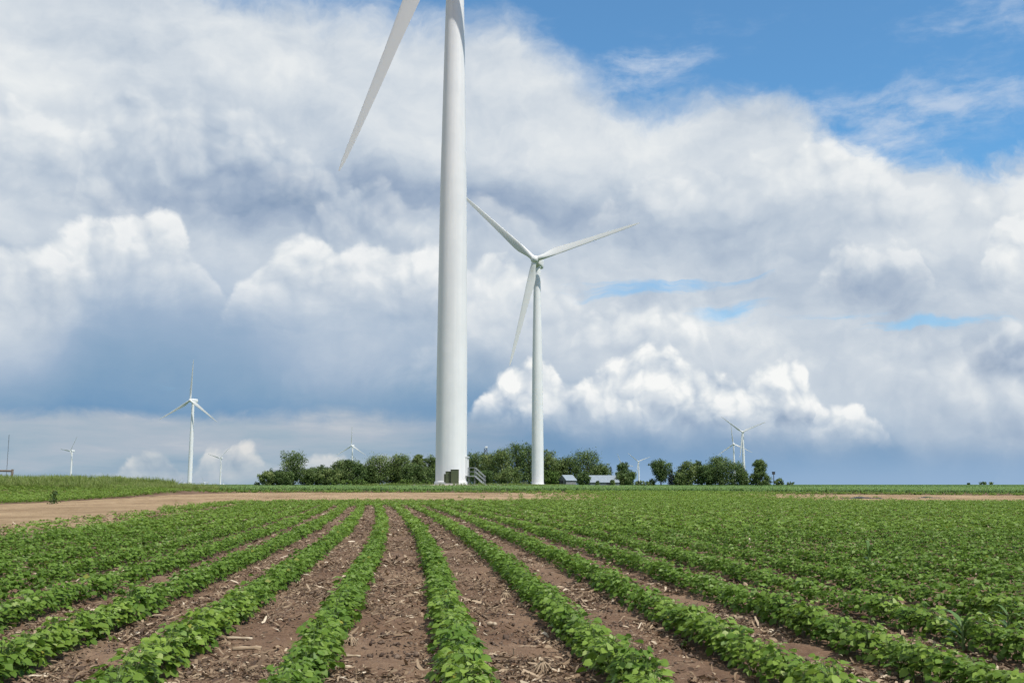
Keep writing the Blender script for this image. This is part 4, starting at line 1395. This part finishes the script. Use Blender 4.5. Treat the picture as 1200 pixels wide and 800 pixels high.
# ------------------------------------------------------------------ trees
def tree(px, top, wpx, Y, label, shape="round", material=None, foot=0.08, dens=1.0, seed=0, cat="tree", name=None, skew=0.0):
    r = np.random.default_rng(seed + int(px * 7))
    base = at(px, 567, Y); base.z = tz(base.x, base.y) - 0.15
    topz = at(px, top, Y).z
    H = topz - base.z; Wd = wpx * 1.24 / F * Y
    material = material or M_TREE
    n_bl = int(np.clip(6 + 1.3 * H + 0.8 * Wd, 8, 38))
    cent, rad = [], []
    for k in range(n_bl):
        t = foot + (0.93 - foot) * ((k + r.uniform(0.1, 0.9)) / n_bl)
        q = (t - foot) / (1 - foot)
        if shape == "round": prof = math.sqrt(max(0.05, 1 - abs((q - 0.48) / 0.56) ** 2.2))
        elif shape == "cone": prof = max(0.10, 1.0 - q * 0.95)
        elif shape == "vase": prof = 0.45 + 0.6 * math.sin(min(1, q * 1.05) * math.pi * 0.62) - (0.45 if q > 0.9 else 0)
        elif shape == "column": prof = 0.85 if q < 0.8 else 0.55
        else: prof = 0.9 if q < 0.45 else 0.55
        br = Wd * (0.11 + 0.20 * r.uniform() ** 1.3) * (0.75 if shape in ("cone", "column") else 1.0) * min(1, 0.55 + 0.6 * prof)
        br = min(br, H * 0.22)
        a = k * 2.4 + r.uniform(-0.6, 0.6)
        ro = max(0.0, Wd / 2 * prof - br * 0.8) * (r.uniform(0.45, 1.18) if k < n_bl - 1 else 0.2)
        cent.append((ro * math.cos(a) + skew * q * Wd, ro * math.sin(a), min(t * H, H - br * 0.85))); rad.append(br)
    for k in range(int(9 + 0.5 * n_bl)):                      # sprigs that break the outline
        b = int(r.integers(n_bl)); dv = r.normal(size=3); dv[2] = abs(dv[2]) * 0.8 + 0.1; dv /= np.linalg.norm(dv)
        q = np.array(cent[b]) + dv * rad[b] * r.uniform(0.95, 1.35)
        if q[2] < H * 1.04: cent.append(tuple(q)); rad.append(max(0.25, Wd * r.uniform(0.035, 0.085)))
    cent, rad = np.array(cent), np.array(rad)
    n_all = len(rad)
    area = (rad ** 2).sum() * 12.6
    ls = 0.34 * Y / 450
    n = int(np.clip(area / (ls * ls) * 1.15 * dens, 150, 7000))
    pick = r.choice(n_all, size=n, p=rad ** 2 / (rad ** 2).sum())
    dr = r.normal(size=(n, 3)); dr /= np.linalg.norm(dr, axis=1)[:, None]
    rr = rad[pick] * (r.uniform(0.25, 1.0, n) ** 0.4) * (1 + 0.27 * r.normal(size=n))
    P_ = cent[pick] + dr * rr[:, None] * np.array([1, 1, 0.85])
    P_[:, 2] = np.maximum(P_[:, 2], 0.15)
    nr = dr + r.normal(size=(n, 3)) * 0.55; nr[:, 2] += 0.25; nr /= np.linalg.norm(nr, axis=1)[:, None]
    N_, T_, B_ = frame_from(nr, r)
    size = ls * r.uniform(0.8, 1.7, n) * (0.7 if shape == "cone" else 1)
    tn = np.clip(0.42 + (r.normal(size=n_all) * 0.20)[pick] + r.normal(size=n) * 0.24, 0, 1)
    V, F_, A = place_leaves(LEAF_Q * np.array([1, 1.1, 1]), LEAF_Q_F, P_, N_, T_, B_, size, tn)
    root = empty(name or ("conifer_tree" if shape == "cone" else "leafy_tree"), base)
    tag(root, label, cat, "trees along the horizon")
    mesh_np("crown", V, F_, material, root, False, A)
    bm = bmesh.new()
    tr = max(0.10, H * 0.022)
    add_tube(bm, [(0, 0, -0.3), (0.05, 0, H * 0.3), (skew * 0.5 * Wd, 0.05, H * 0.62), (skew * 0.8 * Wd, 0, H * 0.86)], [tr * 1.3, tr, tr * 0.6, tr * 0.2], 7)
    for k in range(0, n_bl, 2):
        z0 = min(max(0.15 * H, cent[k][2] * 0.6), H * 0.6)
        add_tube(bm, [(skew * .3 * Wd, 0, z0), tuple(cent[k] * np.array([0.6, 0.6, 1]) * 0.5 + np.array([0, 0, z0 * 0.5])), tuple(cent[k])], [tr * 0.5, tr * 0.35, tr * 0.12], 5)
    mesh_bm("trunk", bm, M_BARK, root)
    return root


def shrub(px, top, wpx, Y, label, light=True, seed=0):
    return tree(px, top, wpx, Y, label, "round", M_TREE_LIGHT if light else M_TREE, foot=0.02, seed=seed, cat="shrub", name="leafy_shrub")


L_ = 470
tree(313, 552, 17, L_, "low rounded tree ending the left belt of trees")
tree(324, 551, 20, L_ + 8, "second low tree from the left end of the belt")
tree(343.5, 529, 25, L_, "tall loose-crowned tree standing above the left end of the belt", "vase", dens=0.8, foot=0.12)
tree(334, 552, 18, L_ - 8, "low tree pressed against the left side of the tall loose-crowned one")
tree(359, 549, 24, L_ + 6, "low tree just right of the tall loose-crowned one")
tree(375, 546, 24, L_ + 12, "dull tree in the dip of the belt left of the upright turbine blade")
tree(388, 549, 22, L_ - 6, "rounded tree left of the pale low shrubs")
tree(399, 538, 22, L_ + 10, "grey-topped tree just left of the distant upright-bladed turbine", "vase")
tree(411, 538, 21, L_ + 4, "tree right under the distant upright-bladed turbine")
tree(424, 544, 22, L_ - 2, "lower tree right of the distant upright-bladed turbine")
tree(434, 547, 18, L_ + 9, "small tree squeezed left of the broad dark dome")
tree(444, 532, 29, L_, "broad dark dome-shaped tree midway along the left belt")
tree(459, 544, 24, L_ + 6, "lower tree in the notch right of the broad dark dome")
tree(470, 532, 22, L_ + 2, "pointed tall tree right of the notch in the left belt", "vase")
tree(481, 543, 20, L_ - 6, "lower tree between two tall ones near the huge tower")
tree(490, 530.5, 17, L_ + 5, "slim tall tree a little left of the huge tower", "column")
tree(499, 547, 22, L_ - 3, "low tree before the gap left of the huge tower")
tree(507, 533, 17, L_ + 6, "leaning tall tree touching the huge tower's left edge", "vase", skew=-0.08)
tree(519, 546, 22, L_ + 14, "tree mostly behind the huge tower's foot")
shrub(404, 562, 20, L_ - 22, "bright green shrub before the left belt, left one of two")
shrub(421, 562, 16, L_ - 20, "bright green shrub before the left belt, right one of two", seed=3)
shrub(474, 562.5, 20, L_ - 24, "bright green shrub in front of the pointed tall tree")
shrub(497, 563, 14, L_ - 22, "small bright shrub left of the huge tower's foot")
shrub(301, 564.5, 8, L_, "tiny shrub alone beyond the left end of the belt", False)

K_ = 415
tree(545, 536, 22, K_ + 30, "tree showing at the huge tower's right edge above the steps")
tree(559, 529, 24, K_ + 14, "olive-topped tree behind the steel steps", "round")
tree(574, 530, 26, K_ + 6, "dense dark tree right of the steel steps")
tree(588, 525, 26, K_, "large dark tree halfway between the two big towers")
tree(605, 518, 28, K_ + 8, "tallest dense tree left of the second turbine's tower")
tree(620, 521, 24, K_ + 2, "tall tree directly behind the second turbine's tower")
tree(641, 527, 26, K_ + 6, "rounded tree touching the right side of the second turbine's tower")
tree(597, 548, 30, K_ - 12, "lower bushy tree in front of the tallest dense one")
tree(566, 551, 24, K_ - 10, "lower dark tree just right of the steel steps")
tree(655, 538, 22, K_ + 12, "lower tree left of the small gabled house")
tree(645, 552, 20, K_ - 16, "yellow-green bushy tree between second tower and small house", material=M_TREE_LIGHT)
tree(668, 534, 24, K_ + 14, "tree rising behind the small gabled house")
tree(688, 527, 32, K_ + 4, "great rounded tree rising behind the long pale shed")
tree(703, 544, 26, K_ + 10, "lower tree behind the right half of the long shed")
tree(716, 545, 8, K_ + 20, "small dark spire-like conifer above the long shed", "cone", M_CONIFER)
tree(683, 553, 14, K_ - 24, "small pale tree standing between the house and the shed")
tree(731, 541, 17, K_ - 6, "narrow tree hiding the hub of a far turbine", "column")
tree(734, 553, 22, K_ - 12, "low spreading tree at the shed's right end")
shrub(718, 562, 6, K_ - 30, "small shrub before the shed's right end", False)
shrub(700, 563.5, 5, K_ - 30, "small dark shrub before the middle of the long shed", False, seed=5)
shrub(748, 563, 10, K_, "low scrub at the foot of the turbine in the gap, left clump", False)
shrub(758, 564, 10, K_, "low scrub in the gap, right clump", False, seed=2)

R_ = 430
shrub(764, 560.5, 8, R_, "dark little bush left of the lone round-topped tree", False)
tree(774.5, 538, 21, R_, "lone round-topped tree with a bare lower trunk, left of the right clump", "vase", foot=0.22, dens=0.9)
tree(787, 549, 13, R_ + 4, "dark pointed tree right of the lone round-topped one", "cone", M_CONIFER)
tree(797, 553, 16, R_ - 4, "low tree at the left end of the right clump")
tree(806, 540, 20, R_, "domed tree in the left part of the right clump")
tree(818, 539, 15, R_ + 4, "slim light-topped tree beside the domed one", "column")
tree(829, 544, 19, R_ - 2, "lower dark tree in the middle of the right clump")
tree(843, 533.5, 24, R_ + 6, "tallest tree of the right clump, left of the turbine pair")
tree(858, 540, 30, R_ - 6, "broad olive tree at the right end of the clump under the turbine pair")
tree(871, 551, 14, R_ - 8, "low tree at the taller paired turbine's foot")
tree(890.5, 538, 13, R_, "thin tree with a tuft-like top standing apart on the right", "round", foot=0.45)
tree(891, 553, 19, R_ - 2, "bushy tree round the foot of the thin tufted one")
shrub(877, 563, 9, R_, "low scrub between the taller paired turbine and the tufted tree", False)
shrub(914, 560.5, 12, R_, "bush right of the short pole", False)
shrub(900, 563, 8, R_, "low bush left of the short pole", False, seed=4)
shrub(926, 565, 9, R_ + 20, "tiny last bush right of the short pole", False)
tree(1152, 564.3, 6, 1500, "speck of a round tree far off on the right horizon")
tree(1161.5, 565, 4, 1500, "smaller speck of a tree far off on the right horizon")
tree(1135, 566, 3.5, 1500, "faintest bush speck left of the two on the right horizon")

# ------------------------------------------------------------------ farm buildings
def gable(px0, px1, top, eave, Y, depth, ridge_along_x, label, name, rz=0.0):
    a, b = at(px0, 567, Y), at(px1, 567, Y)
    w = b.x - a.x; cx = (a.x + b.x) / 2
    z0 = tz(cx, Y) - 0.1
    ez, tz_ = at(px0, eave, Y).z - z0, at(px0, top, Y).z - z0
    root = empty(name, (cx, Y + depth / 2, z0), rz)
    tag(root, label, "farm building", "farm buildings at the trees")
    hx, hy = w / 2, depth / 2
    bm = bmesh.new()
    if ridge_along_x:
        pr = [(-hy, 0), (hy, 0), (hy, ez), (0, tz_ - 0.12), (-hy, ez)]
        A = [bm.verts.new((-hx + .15, y, z)) for y, z in pr]; B = [bm.verts.new((hx - .15, y, z)) for y, z in pr]
    else:
        pr = [(-hx, 0), (hx, 0), (hx, ez), (0, tz_ - 0.12), (-hx, ez)]
        A = [bm.verts.new((x, -hy + .15, z)) for x, z in pr]; B = [bm.verts.new((x, hy - .15, z)) for x, z in pr]
    bm.faces.new(A); bm.faces.new(B[::-1])
    for i in range(5): bm.faces.new((A[i], B[i], B[(i + 1) % 5], A[(i + 1) % 5]))
    wl = mesh_bm("wall", bm, M_SIDING, root)
    bm = bmesh.new()
    for s in (-1, 1):
        if ridge_along_x: q = [(-hx, s * (hy + .35), ez - .12), (hx, s * (hy + .35), ez - .12), (hx, 0, tz_), (-hx, 0, tz_)]
        else: q = [(s * (hx + .35), -hy, ez - .12), (s * (hx + .35), hy, ez - .12), (0, hy, tz_), (0, -hy, tz_)]
        lo = [bm.verts.new(v) for v in q]; hi = [bm.verts.new((v[0], v[1], v[2] + 0.12)) for v in q]
        bm.faces.new(lo); bm.faces.new(hi[::-1])
        for i in range(4): bm.faces.new((lo[i], hi[i], hi[(i + 1) % 4], lo[(i + 1) % 4]))
    mesh_bm("roof", bm, M_ROOF, root)
    return root, wl, (hx, hy, ez)
_, wl, (hx, hy, ez) = gable(691.5, 726, 556.8, 564.8, 398, 13, True, "long low shed with a pale metal roof among the trees", "long_shed")
bm = bmesh.new(); add_box(bm, (hx * 0.3, -hy - 0.03, 0.75), (2.2, 0.06, 1.5)); mesh_bm("door", bm, M_DARKMETAL, wl)
rt, wl, (hx, hy, ez) = gable(659, 672, 556.5, 562.6, 396, 5.5, False, "small gabled house with a pale roof left of the long shed", "farm_house", math.radians(-52))
bm = bmesh.new(); add_box(bm, (0, -hy + 0.12, 1.0), (1.0, 0.06, 1.9)); mesh_bm("door", bm, M_DARKMETAL, wl)
for s in (-1, 1):
    bm = bmesh.new(); add_box(bm, (s * 1.7, -hy + 0.12, 1.5), (0.9, 0.06, 0.9)); mesh_bm("window", bm, M_DARKGAP, wl)

# ------------------------------------------------------------------ poles, brace, masts
b = at(907, 567, 432); b.z = tz(b.x, b.y)
root = empty("short_pole", b); tag(root, "short dark pole with a box-like top at the right end of the trees", "pole")
h = at(907, 552.5, 432).z - b.z
bm = bmesh.new(); add_tube(bm, [(0, 0, -0.3), (0, 0, h - 0.7)], [0.20, 0.15], 8); mesh_bm("post", bm, M_DARKMETAL, root)
bm = bmesh.new(); add_box(bm, (0, 0, h - 0.6), (1.15, 0.6, 1.1), bevel=0.05); add_box(bm, (0, 0, h - 0.02), (1.45, 0.8, 0.10)); mesh_bm("top_box", bm, M_DARKMETAL, root)

Yb = 96
p0 = at(13.3, 567, Yb); p1 = at(-27, 567, Yb)
g0 = tz(p0.x, Yb); hz_ = at(13, 549.5, Yb).z
root = empty("fence_brace", (p0.x, Yb, g0)); tag(root, "weathered wooden brace of posts and a rail above the grassy bank", "fence brace")
for q in (p0, p1):
    bm = bmesh.new(); add_tube(bm, [(q.x - p0.x, 0, -0.4), (q.x - p0.x + 0.02, 0, hz_ - g0)], [0.13, 0.105], 9); mesh_bm("post", bm, M_WOOD, root)
zr = at(13, 551.6, Yb).z - g0
bm = bmesh.new(); add_tube(bm, [(0.0, -0.02, zr), (p1.x - p0.x, 0.02, zr + 0.05)], [0.10, 0.09], 9); mesh_bm("rail", bm, M_WOOD, root)
bm = bmesh.new(); add_tube(bm, [(-0.9, 0, zr * 0.80), (p1.x - p0.x, 0, 0.1)], 0.015, 5); mesh_bm("brace_wire", bm, M_DARKMETAL, root)

b = at(6.8, 567, 620); b.z = tz(b.x, b.y)
h = at(6.8, 509, 620).z - b.z
root = empty("radio_mast", b); tag(root, "hair-thin grey mast at the far left above the fence brace", "mast")
bm = bmesh.new()
for k in range(3):
    a = 2.094 * k
    add_tube(bm, [(0.16 * math.cos(a), 0.16 * math.sin(a), -0.2), (0.13 * math.cos(a), 0.13 * math.sin(a), h)], 0.035, 5)
nz = int(h / 0.9)
for i in range(nz):
    for k in range(3):
        a, c = 2.094 * k, 2.094 * (k + 1)
        add_tube(bm, [(0.15 * math.cos(a), 0.15 * math.sin(a), i * 0.9), (0.15 * math.cos(c), 0.15 * math.sin(c), i * 0.9 + 0.9)], 0.02, 4, False)
mesh_bm("lattice", bm, M_DARKMETAL, root)
b = at(569, 567, 520); b.z = tz(b.x, b.y)
h = at(569, 522.5, 520).z - b.z
root = empty("lattice_tower", b); tag(root, "pale-headed lattice tower just showing over the trees right of the huge tower", "tower")
bm = bmesh.new()
for sx in (-1, 1):
    for sy in (-1, 1): add_tube(bm, [(sx * 2.2, sy * 2.2, -0.3), (sx * 0.6, sy * 0.6, h - 1.2)], 0.14, 5)
for i in range(7):
    f0, f1 = i / 7, (i + 1) / 7
    r0, r1 = 2.2 - 1.6 * f0, 2.2 - 1.6 * f1; z0, z1 = (h - 1.2) * f0, (h - 1.2) * f1
    for (ax_, ay_), (bx_, by_) in (((-1, -1), (1, -1)), ((1, -1), (1, 1)), ((1, 1), (-1, 1)), ((-1, 1), (-1, -1))):
        add_tube(bm, [(ax_ * r0, ay_ * r0, z0), (bx_ * r1, by_ * r1, z1)], 0.10, 4, False)
        add_tube(bm, [(bx_ * r0, by_ * r0, z0), (ax_ * r1, ay_ * r1, z1)], 0.10, 4, False)
mesh_bm("lattice", bm, M_DARKMETAL, root)
bm = bmesh.new(); add_box(bm, (0.3, 0, h - 0.6), (1.3, 1.1, 0.9), bevel=0.2); mesh_bm("head", bm, M_WHITE, root)


# dark plastic scraps lying on the lane at the right
def sheet(px, py, w, dpt, label, seed):
    dr = ray(px, py); Y = 60.0
    for _ in range(30):
        p = at(px, py, Y); Y += (p.z - tz(p.x, p.y)) * 12
    p = at(px, py, Y)
    r = np.random.default_rng(seed)
    bm = bmesh.new(); nx_, ny_ = 22, 9
    g = []
    for j in range(ny_):
        row = []
        for i in range(nx_):
            u, v = i / (nx_ - 1) * 2 - 1, j / (ny_ - 1) * 2 - 1
            e = max(0.0, 1 - (u * u + v * v) ** 1.5 * 0.8)
            z = 0.02 + e * (0.03 + 0.03 * math.sin(5 * u + seed) + 0.02 * math.sin(11 * u + 4 * v))
            row.append(bm.verts.new((u * w / 2 * (1 - 0.15 * v * v), v * dpt / 2 * (1 - 0.3 * u * u), max(0.015, z) if e > 0 else -0.03)))
        g.append(row)
    for j in range(ny_ - 1):
        for i in range(nx_ - 1): bm.faces.new((g[j][i], g[j][i + 1], g[j + 1][i + 1], g[j + 1][i]))
    o = mesh_bm("crumpled_sheet", bm, M_TAR, None, True); o.location = (p.x, p.y, tz(p.x, p.y) + 0.02)
    tag(o, label, "sheet", "dark crumpled sheets on the lane")
    print("sheet", p)
sheet(1006, 584.0, 2.2, 1.3, "dark grey crumpled sheet on the lane, the larger left one", 1)
sheet(1022, 584.4, 1.3, 0.8, "small dark scrap close right of the larger crumpled sheet", 4)
sheet(1087, 583.8, 1.7, 0.8, "flat black scrap on the lane farther right", 2)

# ------------------------------------------------------------------ sun
sd = bpy.data.lights.new("sun", "SUN")
sd.energy = 4.4
sd.angle = math.radians(0.53)
sd.color = (1.0, 0.945, 0.86)
so = bpy.data.objects.new("sun", sd)
COL.objects.link(so)
to_sun = Vector((math.sin(SUN_AZ) * math.cos(SUN_EL), math.cos(SUN_AZ) * math.cos(SUN_EL), math.sin(SUN_EL)))
so.rotation_euler = to_sun.to_track_quat("Z", "Y").to_euler()
so.location = (30, -30, 60)
scene.render.engine = "CYCLES"
scene.view_settings.view_transform = "Standard"
scene.view_settings.look = "None"
scene.view_settings.exposure = 0.0
scene.view_settings.gamma = 1.0
scene.view_settings.use_curve_mapping = False
scene.cycles.max_bounces = 5
scene.cycles.diffuse_bounces = 2
scene.cycles.glossy_bounces = 2
scene.cycles.transmission_bounces = 3
scene.cycles.transparent_max_bounces = 4
scene.cycles.use_adaptive_sampling = True
scene.cycles.adaptive_threshold = 0.02
scene.cycles.adaptive_min_samples = 12
scene.cycles.use_denoising = True
scene.cycles.denoiser = "OPENIMAGEDENOISE"
scene.cycles.denoising_input_passes = "RGB_ALBEDO_NORMAL"
scene.cycles.denoising_prefilter = "ACCURATE"
